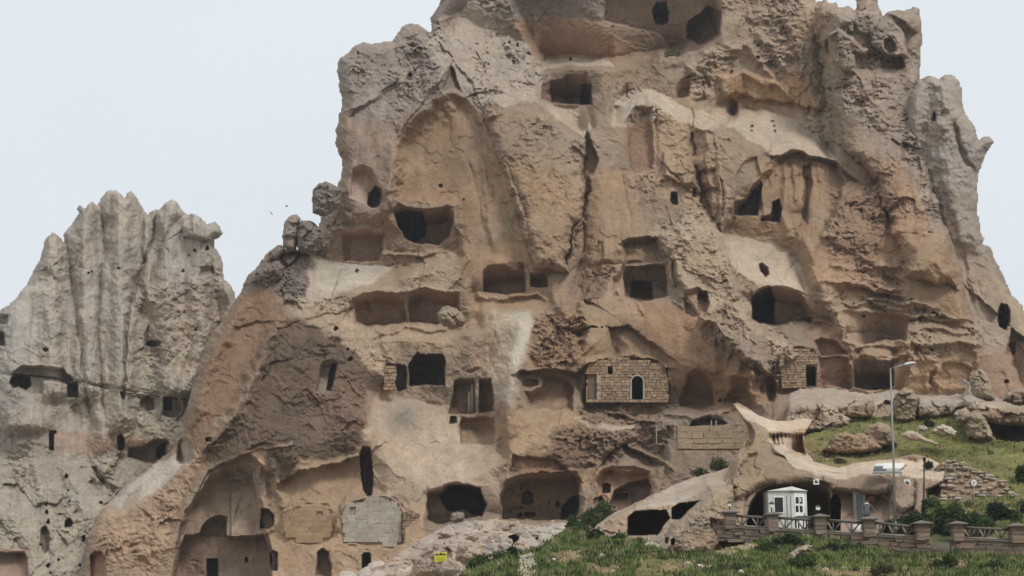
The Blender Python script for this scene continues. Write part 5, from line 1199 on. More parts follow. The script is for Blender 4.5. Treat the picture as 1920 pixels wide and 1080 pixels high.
# ------------------------------------------------------------ white kiosk in the porch of the cave house
ky = 93.2; a = P(1441, 912, ky); b = P(1517, 1003, ky); kx0, kx1, kz0, kz1 = a.x, b.x, b.z-.3, P(1480, 920, ky).z
kz2 = P(1480, 912, ky).z; kr = empty('kiosk', Vector(((kx0+kx1)/2, ky, kz0))); tag(kr, 'white wooden kiosk with dark windows standing in the cave porch', 'kiosk')
xm = P(1486, 950, ky).x
v = [(kx0, ky+.25, kz0), (xm, ky, kz0), (kx1, ky+.3, kz0), (kx1, ky+2.2, kz0), (kx0, ky+2.2, kz0)]; top = [(x, y, kz1) for x, y, z in v]
solid('wall', v+top, [(0, 1, 6, 5), (1, 2, 7, 6), (2, 3, 8, 7), (3, 4, 9, 8), (4, 0, 5, 9), (0, 4, 3, 2, 1), (5, 6, 7, 8, 9)], M_WHITE2, kr)
rf = [(kx0-.08, ky+.12, kz1+.003), (xm, ky-.14, kz1+.003), (kx1+.08, ky+.18, kz1+.003), (kx1+.08, ky+2.3, kz1+.003), (kx0-.08, ky+2.3, kz1+.003), (xm, ky+.0, kz2), (xm, ky+2.2, kz2)]
solid('roof', rf, [(0, 1, 5), (1, 2, 5), (2, 3, 6, 5), (3, 4, 6), (4, 0, 5, 6), (0, 4, 3, 2, 1)], M_WHITE2, kr)
def face_y(x): return ky+.25*(xm-x)/(xm-kx0) if x < xm else ky+.3*(x-xm)/(kx1-xm)
def on_face(name, u0, v0, u1, v1, out, mat, parent, th=.05):
    A = P(u0, v0, ky); B = P(u1, v1, ky); pv = [(A.x, face_y(A.x)-out, B.z), (B.x, face_y(B.x)-out, B.z), (B.x, face_y(B.x)-out, A.z), (A.x, face_y(A.x)-out, A.z)]
    return solid(name, pv+[(x, y+th, z) for x, y, z in pv], [(0, 1, 2, 3), (4, 7, 6, 5), (0, 4, 5, 1), (1, 5, 6, 2), (2, 6, 7, 3), (3, 7, 4, 0)], mat, parent)
w1 = on_face('window', 1451, 930, 1471, 962, .04, M_WHITE, kr); on_face('pane', 1453, 932.5, 1469, 960, .06, M_GLASS, w1, .03)
dr = on_face('door', 1489, 922, 1512, 1002, .04, M_WHITE, kr, .06)
for (u0, v0, u1, v1) in ((1492, 932, 1498, 944), (1500, 932, 1506, 944), (1492, 948, 1498, 960), (1500, 948, 1506, 960)): on_face('pane', u0, v0, u1, v1, .06, M_GLASS, dr, .03)
on_face('lintel', 1482, 921, 1514, 923.5, .10, M_GREYMET, kr, .09)
on_face('notice', 1499.6, 934, 1503, 941, .08, M_SIGNW, kr, .02)
for i, uu in enumerate((1476, 1483)): on_face('corner_board', uu, 928+i, uu+1.2, 1000, .03, M_WOODP, kr, .04)
on_face('handle', 1509.5, 962, 1510.7, 967, .10, M_DARKMET, kr, .05)
# doors and plaques on the right-hand wall of the cave house
hy = C.depth_at(1640, 960)
d1 = box_px('glazed_door', 1600, 921, 1626, 1005, hy-.10, .3, M_WOODP); tag(d1, 'tall grey glass door in a pale frame in the right wall of the cave house', 'door')
box_px('pane', 1605, 925, 1621, 1003, hy-.14, .05, M_GLASS2, d1)
d2 = box_px('door_post', 1553, 928, 1556.5, 1005, C.depth_at(1548, 925)-.2, .2, M_WOODP); tag(d2, 'pale upright post left of the arched doorway', 'post')
pq = box_px('wall_plaque', 1628, 931, 1640, 942, hy-.08, .08, M_RED); tag(pq, 'small brown plaque on the wall right of the glass door', 'sign')
pq2 = box_px('wall_plaque', 1538, 931, 1547, 942, C.depth_at(1543, 938)-.3, .08, M_RED); tag(pq2, 'dim brown plaque inside the porch right of the white kiosk', 'sign')
def sign_sq(u, v, s, Y, lab):
    r = box_px('house_sign', u-s, v-s, u+s, v+s, Y, .06, M_SIGNW); tag(r, lab, 'sign')
    box_px('emblem', u-s*.55, v-s*.15, u+s*.6, v+s*.45, Y-.01, .02, M_BLK, r); box_px('emblem', u-s*.3, v-s*.5, u+s*.1, v-s*.1, Y-.01, .02, M_BLK, r); return r
sign_sq(1701, 905, 6.5, C.depth_at(1701, 905)-.15, 'square white sign on the rounded rock right of the lamp post')
sign_sq(1530.5, 903, 5.5, C.depth_at(1530, 903)-.15, 'small pale square sign over the porch of the cave house')
# round sign on a post
ry = 92.2; rs = empty('round_sign', P(1826, 955, ry)); tag(rs, 'round white sign on a thin post before the dry stone wall', 'sign')
tube('post', [P(1826, 957, ry), P(1826, 905, ry)], .035, M_GREYMET, rs)
c = P(1826, 905, ry); vv = [(c.x+.17*math.cos(t), c.y-.06+q, c.z+.17*math.sin(t)) for q in (0, .04) for t in np.linspace(0, 2*math.pi, 17)[:-1]]
solid('disc', vv, [tuple(range(16)), tuple(range(31, 15, -1))]+[(i, i+16, (i+1) % 16+16, (i+1) % 16) for i in range(16)], M_SIGNW, rs)
box_px('emblem', 1824.3, 903.6, 1828, 904.6, ry-.075, .02, M_BLK, rs); box_px('emblem', 1825.2, 905.6, 1827, 907, ry-.075, .02, M_BLK, rs)
# solar panel and tank lying on the rim roof
sy = 93.0; sp = empty('solar_heater', P(1668, 884, sy)); tag(sp, 'white and dark solar panels lying on the pale rim roof behind the lamp post', 'panel')
def tilt(name, u0, u1, v0, v1, Y0, Y1, mat, th=.06):
    A = P(u0, v1, Y0); B = P(u1, v1, Y0); Cc = P(u1-3, v0, Y1); D = P(u0+3, v0, Y1); q = [A, B, Cc, D]
    return solid(name, [tuple(p) for p in q]+[tuple(p-Vector((0, -th*.3, th))) for p in q], [(0, 1, 2, 3), (7, 6, 5, 4), (0, 4, 5, 1), (1, 5, 6, 2), (2, 6, 7, 3), (3, 7, 4, 0)], mat, sp)
tilt('dark_panel', 1637, 1662, 873, 882, sy-1, sy+.2, M_TAR); tilt('white_panel', 1655, 1697, 868, 878, sy-.6, sy+.8, M_SIGNW); tilt('white_panel', 1640, 1664, 869, 873, sy, sy+1, M_SIGNW)
tilt('frame', 1636, 1692, 882, 886, sy-1.3, sy-.9, M_GREYMET); tube('pipe', [P(1690, 880, sy-1), P(1699, 872, sy)], .05, M_GREYMET, sp)

# ------------------------------------------------------------ street lamp, thin pole, yellow sign
ly = 82.0; lp = empty('street_lamp', P(1679, 1000, ly)); tag(lp, 'tall galvanised street lamp with one arm in front of the cave house', 'street lamp')
tube('pole', [P(1679, 1004, ly), P(1675, 850, ly), P(1669.5, 691, ly)], .075, M_GREYMET, lp, 10, .042)
tube('arm', [P(1669.5, 691.5, ly), P(1697, 683, ly)], .035, M_GREYMET, lp)
a, b = P(1695, 684, ly), P(1716.5, 680.5, ly); dr_ = (b-a); up = Vector((0, 0, 1)); vv = []; 
for t, wd, ht in ((0, .05, .05), (.12, .12, .09), (.55, .16, .11), (.9, .13, .08), (1, .05, .04)):
    c = a+dr_*t
    for q in range(8): an = 2*math.pi*q/8; vv.append((c.x, c.y+math.cos(an)*wd, c.z+math.sin(an)*ht*(1 if math.sin(an) > 0 else .6)))
solid('lamp_head', vv, [(i*8+q, i*8+(q+1) % 8, (i+1)*8+(q+1) % 8, (i+1)*8+q) for i in range(4) for q in range(8)]+[tuple(range(8)), tuple(range(39, 31, -1))], M_LAMPW, lp)
c = (a+b)*.5; bx('lens', c.x-.18, c.x+.2, c.y-.09, c.y+.09, c.z-.10, c.z-.055, M_GLASS2, lp)
bx('access_door', P(1677, 985, ly).x, P(1681, 985, ly).x, ly-.13, ly-.09, P(1679, 992, ly).z, P(1679, 978, ly).z, M_GREYMET, lp)
py = 88.0; pp = empty('garden_pole', P(1733, 960, py)); tag(pp, 'thin dark pole with a small lantern beside the rounded rock', 'lamp post')
tube('pole', [P(1732, 962, py), P(1733, 862, py)], .04, M_DARKMET, pp); bx('lantern', P(1730.5, 860, py).x, P(1735.5, 860, py).x, py-.1, py+.1, P(1733, 865, py).z, P(1733, 858, py).z, M_DARKMET, pp)
yy = 112.0; ys = empty('warning_sign', P(830, 1085, yy)); tag(ys, 'yellow warning sign on a thin post in the rubble', 'sign')
tube('post', [P(831, 1088, yy), P(827.5, 1048, yy)], .05, M_GREYMET, ys)
a, b = P(815, 1035, yy), P(837, 1056, yy)
sg = solid('sign_board', [(a.x, yy-.12, b.z+.06), (b.x, yy-.12, b.z+.14), (b.x+.02, yy-.12, a.z), (a.x+.02, yy-.12, a.z-.08), (a.x, yy-.07, b.z+.06), (b.x, yy-.07, b.z+.14), (b.x+.02, yy-.07, a.z), (a.x+.02, yy-.07, a.z-.08)], [(0, 1, 2, 3), (4, 7, 6, 5), (0, 4, 5, 1), (1, 5, 6, 2), (2, 6, 7, 3), (3, 7, 4, 0)], M_YEL, ys)
for (u0, v0, u1, v1) in ((816.5,1038.5,821,1041.5),(822,1038,824,1041),(824.6,1037,828.5,1041.2),(829.2,1038,831.5,1041),(832,1038.4,835.5,1041),(818,1045,834,1045.8),(817.5,1048,835,1048.8),(819,1051,833,1051.8)):
    box_px('print', u0, v0, u1, v1, yy-.135, .01, M_BLK if v0 < 1043 else flat_mat('print_olive', (.30, .30, .03)), ys)

# ------------------------------------------------------------ terrace wall, pillars and fence
def tline(pa, t): return pa[0]+(pa[1]-pa[0])*t
B_WALL = brick_set([(120,103,88), (110,94,81), (128,111,95), (102,90,79)], 'terrace')
def terrace(u0, u1, vtop0, vtop1, vbot0, vbot1, Y0, Y1, pillars, label, rows=4, end=None):
    root = empty('terrace_fence', P((u0+u1)/2, max(vbot0, vbot1), (Y0+Y1)/2)); tag(root, label, 'fence')
    def Yat(u): return Y0+(Y1-Y0)*(u-u0)/(u1-u0)
    def vt(u): return vtop0+(vtop1-vtop0)*(u-u0)/(u1-u0)
    def vb(u): return vbot0+(vbot1-vbot0)*(u-u0)/(u1-u0)
    for r in range(rows):
        u = u0-rnd.uniform(0, 14)
        while u < u1:
            ww = rnd.uniform(16, 34); ua, ub = max(u, u0), min(u+ww, u1); u += ww
            if ub-ua < 4: continue
            uc = (ua+ub)/2; va = vt(uc)+(vb(uc)-vt(uc))*r/rows; vb_ = vt(uc)+(vb(uc)-vt(uc))*(r+1)/rows; Y = Yat(uc); sc = Y/F
            o = bpy.data.objects.new('block', B_WALL[rnd.randrange(8)]); COL.objects.link(o); o.parent = root
            o.location = P(uc, (va+vb_)/2, Y+rnd.uniform(-.03, .03))-root.location; o.scale = ((ub-ua)*sc*.975, .5, (vb_-va)*sc*.94); o.rotation_euler = (0, 0, math.atan2((Y1-Y0), (u1-u0)*sc)*.9)
    # coping
    for i in range(12):
        ua = u0+(u1-u0)*i/12; ub = u0+(u1-u0)*(i+1)/12-.6; q = [P(ua, vt(ua)-2.5, Yat(ua)-.32), P(ub, vt(ub)-2.5, Yat(ub)-.32), P(ub, vt(ub), Yat(ub)-.32), P(ua, vt(ua), Yat(ua)-.32)]
        solid('coping', [tuple(p) for p in q]+[(p.x, p.y+.6, p.z) for p in q], [(0, 1, 2, 3), (4, 7, 6, 5), (0, 4, 5, 1), (1, 5, 6, 2), (2, 6, 7, 3), (3, 7, 4, 0)], M_CAP, root)
    for k, (pu, pw, pv) in enumerate(pillars):
        Y = Yat(pu)-.1; sc = Y/F; x0 = P(pu, pv, Y).x; hw = pw*sc/2; z1 = P(pu, pv, Y).z; z0 = P(pu, vt(pu)+3, Y).z
        n = 4
        for j in range(n):
            o = bpy.data.objects.new('pillar_stone', B_WALL[rnd.randrange(8)]); COL.objects.link(o); o.parent = root
            o.location = Vector((x0, Y, z0+(z1-z0)*(j+.5)/n))-root.location; o.scale = (hw*2*rnd.uniform(.94, 1.03), .6, (z1-z0)/n*.97); o.rotation_euler = (0, 0, rnd.uniform(-.04, .04))
        cz = z1+.003
        solid('pillar_cap', [(x0-hw*1.5, Y-.48, cz), (x0+hw*1.5, Y-.48, cz), (x0+hw*1.5, Y+.45, cz), (x0-hw*1.5, Y+.45, cz), (x0-hw*1.5, Y-.48, cz+.06), (x0+hw*1.5, Y-.48, cz+.06), (x0+hw*1.5, Y+.45, cz+.06), (x0-hw*1.5, Y+.45, cz+.06), (x0, Y, cz+.2)],
              [(0, 3, 2, 1), (0, 1, 5, 4), (1, 2, 6, 5), (2, 3, 7, 6), (3, 0, 4, 7), (4, 5, 8), (5, 6, 8), (6, 7, 8), (7, 4, 8)], M_CAP, root)
    ends = [p for p in pillars]
    for (a, b) in zip(ends[:-1], ends[1:]):
        ua, ub = a[0]+a[1]/2, b[0]-b[1]/2; va, vb1 = a[2]+5, b[2]+5; ba, bb = vt(ua)-4.5, vt(ub)-4.5; r = .05
        def pt(u, t): 
            top = va+(vb1-va)*(u-ua)/(ub-ua); bot = ba+(bb-ba)*(u-ua)/(ub-ua); return P(u, top+(bot-top)*t, Yat(u)-.05)
        tube('top_rail', [pt(ua, 0), pt(ub, 0)], .075, M_WOOD, root, 6); tube('bottom_rail', [pt(ua, 1), pt(ub, 1)], .055, M_WOODP, root, 6)
        m = max(2, int(round((ub-ua)/30)))
        for i in range(m):
            x0 = ua+(ub-ua)*i/m; x1 = ua+(ub-ua)*(i+1)/m; w_ = x1-x0
            tube('baluster', [pt(x0+w_*.06, .05), pt(x0+w_*.40, .95)], .05, M_WOODP, root, 6)
            tube('baluster', [pt(x0+w_*.42, .95), pt(x0+w_*.42, .05)], .04, M_WOOD, root, 6)
            tube('baluster', [pt(x0+w_*.86, .05), pt(x0+w_*.46, .95)], .04, M_WOOD, root, 6)
    return root
terrace(1346, 1745, 988, 1012, 1014, 1048, 86, 80.5, [(1368, 21, 962), (1448, 20, 966), (1537, 21, 970), (1628, 22, 975), (1728, 24, 983)], 'long stone terrace wall with five capped pillars and wooden rails before the cave house')
terrace(1782, 1975, 1012, 1018, 1036, 1046, 80, 79, [(1794, 22, 984), (1905, 26, 988), (1990, 24, 990)], 'shorter stone wall with wooden rails at the right edge beyond the steps', rows=3)
# steps between the two walls
for i in range(4):
    A = P(1744, 1036-i*6, 80.5+i*.8); B = P(1784, 1036-i*6, 80.5+i*.8); s_ = bx('step', A.x, B.x, A.y, A.y+.8, A.z-.4, A.z, M_CAP)
    tag(s_, ('lowest', 'second', 'third', 'topmost')[i]+' grey stone step between the two terrace walls', 'step', 'steps between the walls')
# terrace floor behind the fence
tf = solid('terrace_floor', [tuple(P(1346, 992, 86.2)), tuple(P(1742, 1013, 81)), (P(1742, 1000, 94).x, 94, P(1742, 1013, 81).z), (P(1346, 985, 94).x, 94, P(1742, 1013, 81).z)], [(0, 1, 2, 3)], M_CAP); tag(tf, 'paved terrace floor behind the fence', None, None, 'structure')
# garden lanterns on pillars
def lantern(u, v, Y, lab, s=1.0):
    r = empty('lantern', P(u, v, Y)); tag(r, lab, 'lantern', 'lanterns on the terrace pillars'); c = P(u, v, Y)
    tube('stem', [c, c+Vector((0, 0, .22*s))], .03*s, M_DARKMET, r, 6); c = c+Vector((0, 0, .22*s))
    bx('lamp_glass', c.x-.09*s, c.x+.09*s, c.y-.09*s, c.y+.09*s, c.z, c.z+.17*s, M_SIGNW, r)
    solid('hood', [(c.x-.14*s, c.y-.14*s, c.z+.173*s), (c.x+.14*s, c.y-.14*s, c.z+.173*s), (c.x+.14*s, c.y+.14*s, c.z+.173*s), (c.x-.14*s, c.y+.14*s, c.z+.173*s), (c.x, c.y, c.z+.27*s)], [(0, 3, 2, 1), (0, 1, 4), (1, 2, 4), (2, 3, 4), (3, 0, 4)], M_DARKMET, r)
lantern(1368, 957, 85.6, 'black lantern on the leftmost terrace pillar'); lantern(1447, 961, 84.5, 'black lantern on the pillar before the white kiosk', 1.2); lantern(1534, 965, 83.3, 'lantern with a white glass on the middle terrace pillar', 1.1)
# low covered counter beside the kiosk
kt = empty('covered_table', P(1505, 1000, 88)); tag(kt, 'dark covered table behind the fence right of the white kiosk', 'table')
A = P(1492, 968, 88); B = P(1520, 1000, 88); bx('cover', A.x, B.x, 87.6, 88.8, A.z-.14, A.z, M_TAR, kt, .03)
for (x, y) in ((A.x+.1, 87.75), (B.x-.1, 87.75), (A.x+.1, 88.6), (B.x-.1, 88.6)): bx('leg', x-.04, x+.04, y-.04, y+.04, B.z-.2, A.z-.143, M_DARKMET, kt)
# flower pot under the glass door
fp = tube('flower_pot', [P(1606, 1000, 87), P(1606, 984, 87)], .16, M_SIGNW, None, 12, .24); tag(fp, 'pale round flower pot under the glass door', 'pot')

# ------------------------------------------------------------ the person on the terrace
def person():
    Y = 85.4; f0 = P(1627, 1003, Y); H_ = 1.74; r = Vector((f0.x, Y, f0.z-.0)); top = P(1628, 935, Y).z; z0 = top-H_
    M_SKIN = flat_mat('skin', (.24, .13, .085), .6); M_SHIRT = flat_mat('grey_shirt', (.13, .14, .145), .9); M_HAIR = flat_mat('dark_hair', (.015, .012, .01), .8); M_TRS = flat_mat('dark_trousers', (.035, .038, .045), .9)
    def J(x, y, z): return Vector((r.x+x, Y+y, z0+z))
    bm = bmesh.new(); sk = bm.verts.layers.skin.verify()
    def add(p, rad, prev=None):
        v = bm.verts.new(p); v[sk].radius = (rad, rad*.8); 
        if prev: bm.edges.new((prev, v))
        return v
    pel = add(J(0, 0, .93), .16); sp1 = add(J(0, 0, 1.15), .145, pel); ch = add(J(.01, 0, 1.36), .17, sp1); nk = add(J(.02, 0, 1.50), .062, ch); hd = add(J(.03, -.01, 1.60), .095, nk); add(J(.03, -.015, 1.68), .085, hd)
    for s in (-1, 1):
        hp = add(J(.09*s, 0, .86), .09, pel); kn = add(J(.10*s, -.02, .48), .062, hp); an = add(J(.10*s, .02, .08), .042, kn); add(J(.11*s, -.13, .04), .038, an)
    sh = add(J(-.20, 0, 1.42), .062, ch); el = add(J(-.25, .02, 1.14), .046, sh); wr = add(J(-.23, -.10, .92), .032, el); add(J(-.22, -.14, .84), .036, wr)
    sh = add(J(.22, 0, 1.42), .062, ch); el = add(J(.34, -.05, 1.20), .046, sh); wr = add(J(.48, -.16, 1.06), .032, el); hn = add(J(.54, -.20, 1.04), .03, wr)
    for k in range(4): add(J(.60+.01*k, -.20+.018*(k-1.5), 1.03-.008*k), .009, hn)
    add(J(.57, -.24, 1.06), .010, hn)
    pel[sk].use_root = True
    me = bpy.data.meshes.new('person'); bm.to_mesh(me); bm.free()
    o = bpy.data.objects.new('person', me); COL.objects.link(o); m = o.modifiers.new('skin', 'SKIN'); m.use_smooth_shade = True; s_ = o.modifiers.new('sub', 'SUBSURF'); s_.levels = s_.render_levels = 1
    dg = bpy.context.evaluated_depsgraph_get(); ev = o.evaluated_get(dg); me2 = bpy.data.meshes.new_from_object(ev); o.modifiers.clear()
    for q in (M_SHIRT, M_SKIN, M_TRS): me2.materials.append(q)
    for p in me2.polygons:
        z = p.center.z-z0; x = p.center.x-r.x
        p.material_index = 2 if z < .93 else (1 if z > 1.47 or x > .43 or (z < .95 and x < -.18) else 0); p.use_smooth = True
    base = Vector((r.x, Y, z0))
    for v in me2.vertices: v.co -= base
    o.data = me2; o.location = base; tag(o, 'person in a grey top with a white collar reaching out over the fence', 'person')
    hair = blobmesh('hair', J(.03, .02, 1.665), (.095, .11, .09), M_HAIR, o); blobmesh('collar', J(.015, -.03, 1.475), (.13, .12, .045), M_WHITE, o)
    blobmesh('nose', J(.03, -.115, 1.615), (.012, .02, .02), M_SKIN, o)
    for s in (-1, 1): blobmesh('ear', J(.03+.088*s, 0, 1.62), (.012, .02, .03), M_SKIN, o); blobmesh('eye', J(.03+.03*s, -.088, 1.635), (.01, .01, .008), M_BLK, o)
def blobmesh(name, c, s, mat, parent):
    bm = bmesh.new(); bmesh.ops.create_icosphere(bm, subdivisions=2, radius=1)
    for v in bm.verts: v.co = Vector((v.co.x*s[0], v.co.y*s[1], v.co.z*s[2]))
    me = bpy.data.meshes.new(name); bm.to_mesh(me); bm.free(); me.materials.append(mat)
    for p in me.polygons: p.use_smooth = True
    o = bpy.data.objects.new(name, me); COL.objects.link(o); o.parent = parent; o.location = Vector(c)-world_loc(parent); return o
person()

# old cable strung over the outcrop
pc = [(-20, 700), (30, 703), (62, 704), (110, 710), (150, 717), (195, 727), (240, 737), (290, 742), (330, 747), (358, 751)]
cb = tube('cable', [P(u, v, min(O.depth_at(u, v), O.depth_at(u+3, v), O.depth_at(u-3, v))-.25) for u, v in pc], .055, M_BLK); tag(cb, 'thin dark cable strung across the grey outcrop on the left', 'cable')
# ------------------------------------------------------------ birds
def bird(u, v, Y, roll, lab):
    c = P(u, v, Y); b = .32
    vv = [(-.28, 0, 0), (-.05, -.05, .03), (.2, -.02, .02), (.3, 0, 0), (-.05, .05, .03), (0, 0, -.06), (.05, -.75, .22), (-.12, -.45, .15), (.05, .75, .22), (-.12, .45, .15), (.02, 0, .06)]
    ff = [(0, 1, 5), (1, 2, 5), (2, 3, 5), (0, 5, 4), (4, 5, 3), (0, 10, 1), (1, 10, 2), (2, 10, 3), (3, 10, 4), (4, 10, 0), (1, 2, 6), (1, 6, 7), (4, 9, 8), (4, 8, 3)]
    me = bpy.data.meshes.new('bird'); me.from_pydata([(x*.55, y*.55, z*.55) for x, y, z in vv], [], ff); me.materials.append(M_BLK)
    o = bpy.data.objects.new('bird', me); COL.objects.link(o); o.location = c; o.rotation_euler = roll; tag(o, lab, 'bird', 'birds in the sky')
bird(508, 400, 140, (.9, .5, 1.2), 'tiny dark bird in the sky, the lower of the two'); bird(537, 387, 140, (.3, .2, .3), 'tiny dark bird in the sky, the upper of the two')
# stone posts standing in the double window
for (u, a, b, lab) in ((885.5, 721, 775, 'tall pale stone post standing in the twin cave windows'), (880, 734, 775, 'short pale stone post beside the tall one in the twin cave windows')):
    o = tube('stone_post', [P(u, b, K.depth_at(u, 790)-.15), P(u, a, K.depth_at(u, 790)-.15)], .16, M_STONEW, None, 8, .12); tag(o, lab, 'post', 'stone posts in the twin windows')

# ------------------------------------------------------------ plants
LEAF_D = [leaf_mat('leaf_dark', (.018, .032, .012), (.045, .07, .022)), leaf_mat('leaf_green', (.035, .06, .016), (.075, .11, .03)), leaf_mat('leaf_olive', (.06, .07, .025), (.11, .12, .045))]
GRASS = [leaf_mat('grass_green', (.022, .04, .010), (.13, .175, .04), .3), leaf_mat('grass_dry', (.17, .15, .07), (.28, .25, .12), .6)]
def cards(centres, sizes, name, mat, up=0.0, parent=None, seed=0, asp=.5, stems=None):
    """many small leaf faces, one mesh"""
    rs = np.random.RandomState(seed); n = len(centres); c = np.asarray(centres, np.float32); s = np.asarray(sizes, np.float32)[:, None]
    a = rs.normal(size=(n, 3)); a[:, 2] += up; a /= np.linalg.norm(a, axis=1, keepdims=True)
    b = np.cross(a, rs.normal(size=(n, 3))); b /= np.linalg.norm(b, axis=1, keepdims=True)
    v = np.stack([c-b*s*asp*.5, c+a*s*.5-b*s*asp*.2, c+a*s, c+a*s*.5+b*s*asp*.6], 1).reshape(-1, 3); f = np.arange(n*4).reshape(n, 4)
    return mk_mesh(name, v, f, None, False, mat, parent)
def shrub(u, v, Y, w, h, lab, m=0, grp='shrubs around the terrace', dens=1.0, seed=0):
    rs = np.random.RandomState(seed+500); base = P(u, v, Y); root = empty('shrub', base); tag(root, lab, 'shrub', grp)
    sc = Y/F; W_, H_ = w*sc, h*sc; nb = 9; pts_ = []
    for i in range(nb):
        th = rs.uniform(0, 6.28); rr = rs.uniform(0, .42)*W_; cx, cy = math.cos(th)*rr, math.sin(th)*rr*.7; cz = rs.uniform(.3, .75)*H_*(1-.5*rr/(.42*W_+1e-6)); r = rs.uniform(.18, .32)*min(W_, H_*1.6)
        n = int(190*dens); d = rs.normal(size=(n, 3)); d /= np.linalg.norm(d, axis=1, keepdims=True); q = d*(r*rs.uniform(.55, 1.08, (n, 1)))+[cx, cy, cz]; q[:, 2] = np.maximum(q[:, 2], .02); pts_.append(q)
        if i < 4: tube('stem', [base, base+Vector((cx*.6, cy*.6, cz*.9))], .03, M_WOOD, root, 5, .012)
    pp_ = np.concatenate(pts_)+np.array(base); cards(pp_, rs.uniform(.09, .20, len(pp_))*max(.8, min(1.6, h/22)), 'foliage', LEAF_D[m], .3, root, seed)
    return root
SH = [(1715,1005,86,60,40,0,'dense dark bush spreading right of the lamp post foot'),(1775,1008,86,60,34,0,'dense dark bush filling the gap behind the two walls'),(1745,975,92,50,50,1,'tall green shrub behind the thin garden pole'),(1800,1000,84,60,30,0,'broad dark bush behind the first pillar of the short wall'),(1850,1002,84,60,30,1,'broad green bush behind the wooden rails at the right'),(1812,968,92,60,26,2,'olive weeds along the foot of the dry stone wall'),(1885,972,92,50,26,2,'olive weeds at the lower end of the dry stone wall'),
 (1560,1034,75,50,16,0,'dark weed clump under the terrace wall below the white kiosk'),(1510,1060,66,70,16,1,'grassy weed clump in front of the half sunk boulder'),(1300,1056,72,70,18,1,'weed clump in the foreground below the rock shelter'),(1380,1070,66,80,16,2,'olive weed clump low in the foreground'),(1650,1078,62,80,20,2,'brownish weed clump at the bottom edge below the lamp post'),(1780,1062,66,60,20,1,'green weed clump below the steps'),(1130,1056,76,60,20,1,'green weed clump before the dark bramble'),(1040,1070,76,60,20,0,'dark weed clump right of the path'),
 (1700,1000,88,46,34,0,'dark bush at the foot of the rounded rock behind the fence'),(1735,1000,88,44,40,0,'dark bush under the thin garden pole'),(1762,985,88,30,44,1,'slender green shrub behind the gap in the wall'),
 (1790,980,89,50,30,1,'mid green bush under the dry stone wall'),(1830,985,87,56,28,0,'low dark bush behind the short wall with rails'),(1868,978,88,40,44,0,'tall dark bush in front of the dry stone wall'),(1902,985,88,40,30,1,'green bush beside the tall dark bush near the right edge'),
 (1917,905,97,26,36,1,'bush cut by the right edge high on the grass slope'),(1940,960,89,50,30,0,'bush at the right edge behind the fence'),(1668,1000,88,30,26,0,'small dark bush left of the lamp post foot'),
 (1815,1008,83,40,20,2,'olive weeds behind the short wall'),(1120,1032,84,60,34,0,'dark bramble below the rock shelter hollow'),(1160,1036,83,56,34,0,'dark weeds in front of the shelter opening'),(1090,1010,92,30,34,1,'green weed clump at the left end of the rock shelter'),
 (1074,1004,108,30,44,1,'tall weeds between the hall and the slanting roof'),(1110,990,112,52,40,2,'olive shrub growing under the niches right of the hall'),(1135,975,113,46,34,2,'yellow green shrub against the slanting roof'),(1310,893,128,40,16,0,'dark low plants on the ledge above the rock shelter'),
 (1345,884,127,40,28,2,'olive plants on the ledge beside the cave house rock'),(905,1080,80,56,34,1,'green bush at the left end of the grass bank'),(938,1066,82,50,32,1,'leafy bush beside the path in the grass'),(960,1050,84,36,22,0,'small bush by the top of the path'),
 (1480,1024,77,60,22,0,'dark weeds under the terrace wall left of the half sunk boulder'),(1440,1036,75,50,18,1,'green weeds in front of the terrace wall'),(1590,1034,76,60,16,1,'low weeds under the terrace wall before the cave doors'),(1680,1050,74,60,16,0,'dark weeds under the terrace wall below the lamp post'),
 (1870,1080,66,70,26,1,'leafy weeds at the lower right corner'),(1260,105,158,46,14,1,'green plants on the high ledge of the castle'),(1060,1030,96,40,24,1,'green weeds left of the dark bramble'),(1740,880,97,34,14,0,'small dark bush on the rim roof by the thin pole'),
 (1575,868,98,26,10,2,'dry weeds on the rim roof of the cave house'),(1740,800,106,26,12,0,'dark weeds behind the whitish heap')]
for i, (u, v, Y, w_, h_, m, lab) in enumerate(SH): shrub(u, v, Y, w_, h_, lab, m, seed=i, dens=.8 if h_ < 24 else 1.1)
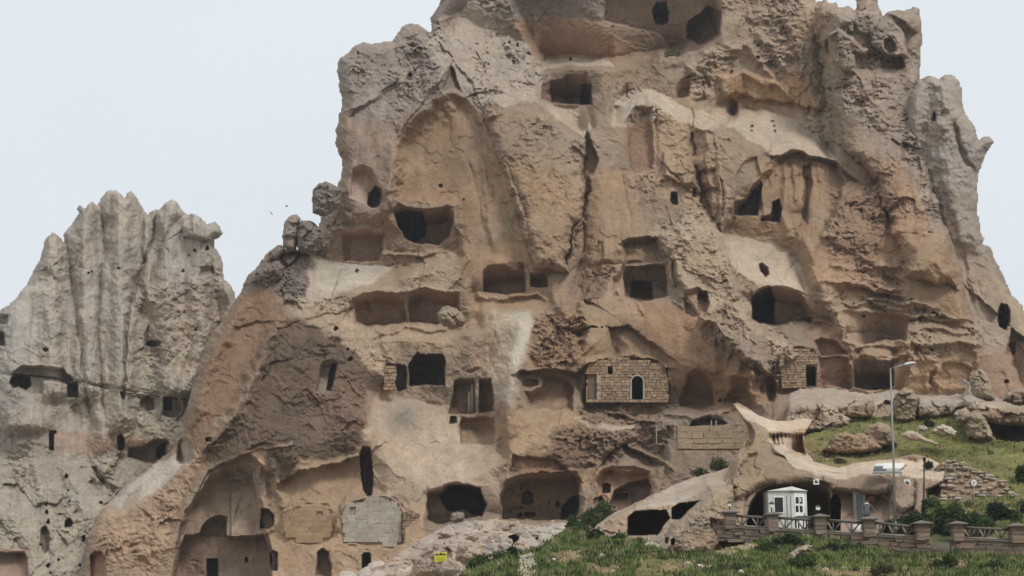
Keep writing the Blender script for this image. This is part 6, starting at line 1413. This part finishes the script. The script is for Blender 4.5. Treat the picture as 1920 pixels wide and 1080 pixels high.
# grass blades by the thousand
def blades(sheet, poly, n, s0, s1, mat, name, lab, seed, thr=-.15):
    rs = np.random.RandomState(seed); p = pts(poly); lo, hi = p.min(0), p.max(0); C_ = []
    u = rs.uniform(lo[0], hi[0], n*3); v = lo[1]+(hi[1]-lo[1])*rs.rand(n*3)**1.0
    d = seg_dist(u.astype(np.float32), v.astype(np.float32), p, True)[0]; cl = fbm((u/17).astype(np.float32), (v/7).astype(np.float32), 3, seed)
    ok = (d > 0) & (cl > rs.uniform(thr, .35, n*3)); u, v = u[ok][:n], v[ok][:n]
    i = np.clip(((v-sheet.v0)/sheet.step).astype(int), 0, sheet.nv-1); j = np.clip(((u-sheet.u0)/sheet.step).astype(int), 0, sheet.nu-1)
    m = sheet.mask[i, j] & ((sheet.C[i, j, 0] < sheet.C[i, j, 1]*1.08) | (rs.rand(len(i)) < .15)); u, v, i, j = u[m], v[m], i[m], j[m]; D = sheet.D[i, j]
    X, Y, Z = unproj(u, v, D-.05); n = len(X); b = np.stack([X, Y, Z], 1)
    K3 = 5; b = np.repeat(b, K3, 0)+rs.normal(size=(n*K3, 3))*[.10, .06, .0]; hgt = rs.uniform(s0, s1, (n*K3, 1)); lean = rs.normal(size=(n*K3, 3))*.35; lean[:, 2] = 1
    tip = b+lean*hgt; sd2 = rs.normal(size=(n*K3, 3))*.5; sd2[:, 0] = np.sign(sd2[:, 0]+1e-6); sd2[:, 2] = 0; sd2 /= np.linalg.norm(sd2, axis=1, keepdims=True); w_ = hgt*.14
    vv = np.stack([b-sd2*w_, b+sd2*w_, tip], 1).reshape(-1, 3); f = np.arange(len(vv)).reshape(-1, 3)
    o = mk_mesh(name, vv, f, None, False, mat); tag(o, lab, None, None, 'stuff'); return o
GP = "840,1095 890,1066 945,1048 985,1030 1035,1010 1075,988 1140,1012 1200,1010 1262,1040 1330,1034 1430,1010 1530,1002 1640,1030 1780,1034 1960,1044 2000,1120 840,1120"
blades(G, GP, 12000, .05, .19, GRASS[0], 'grass', 'green grass covering the foreground bank', 1)
blades(G, GP, 6000, .06, .26, leaf_mat('grass_bright', (.07, .115, .025), (.19, .24, .06), .4), 'grass', 'bright yellow green clumps in the foreground grass', 5, .0)
blades(G, GP, 6000, .08, .30, leaf_mat('weed_dark', (.018, .03, .01), (.05, .075, .02), .5), 'weeds', 'dark green weeds between the foreground grass', 6, .05)
blades(G, GP, 4500, .08, .30, GRASS[1], 'grass', 'straw coloured stems in the foreground grass', 2, .05)
HP = "1500,845 1560,806 1640,786 1800,782 1848,812 1870,828 1960,840 1960,1000 1740,1000 1740,905 1500,880"
blades(H, HP, 9000, .06, .22, leaf_mat('grass_olive', (.13, .15, .04), (.34, .33, .11), .25), 'grass', 'olive grass on the slope above the cave house', 3)
blades(H, HP, 5000, .06, .24, leaf_mat('straw', (.24, .20, .10), (.42, .36, .18), .5), 'grass', 'dry straw grass on the slope above the cave house', 4, .0)
blades(H, HP, 2500, .10, .30, leaf_mat('weed_mid', (.03, .05, .015), (.08, .11, .03), .5), 'weeds', 'dark weeds dotted over the slope above the cave house', 7, .1)

# ------------------------------------------------------------ thin air haze
hm = bpy.data.materials.new('thin_haze'); hm.use_nodes = True; hn = hm.node_tree; hn.nodes.clear()
ho = hn.nodes.new('ShaderNodeOutputMaterial'); hv = hn.nodes.new('ShaderNodeVolumePrincipled')
hv.inputs['Color'].default_value = (.93, .95, .97, 1); hv.inputs['Density'].default_value = .00028; hv.inputs['Anisotropy'].default_value = .2
hn.links.new(hv.outputs[0], ho.inputs['Volume'])
v, f = box_mesh(-1900, 1900, -700, 4600, -3.5, 110)
hz = solid('haze', v, f, hm); tag(hz, 'thin pale haze in the air', None, None, 'stuff')
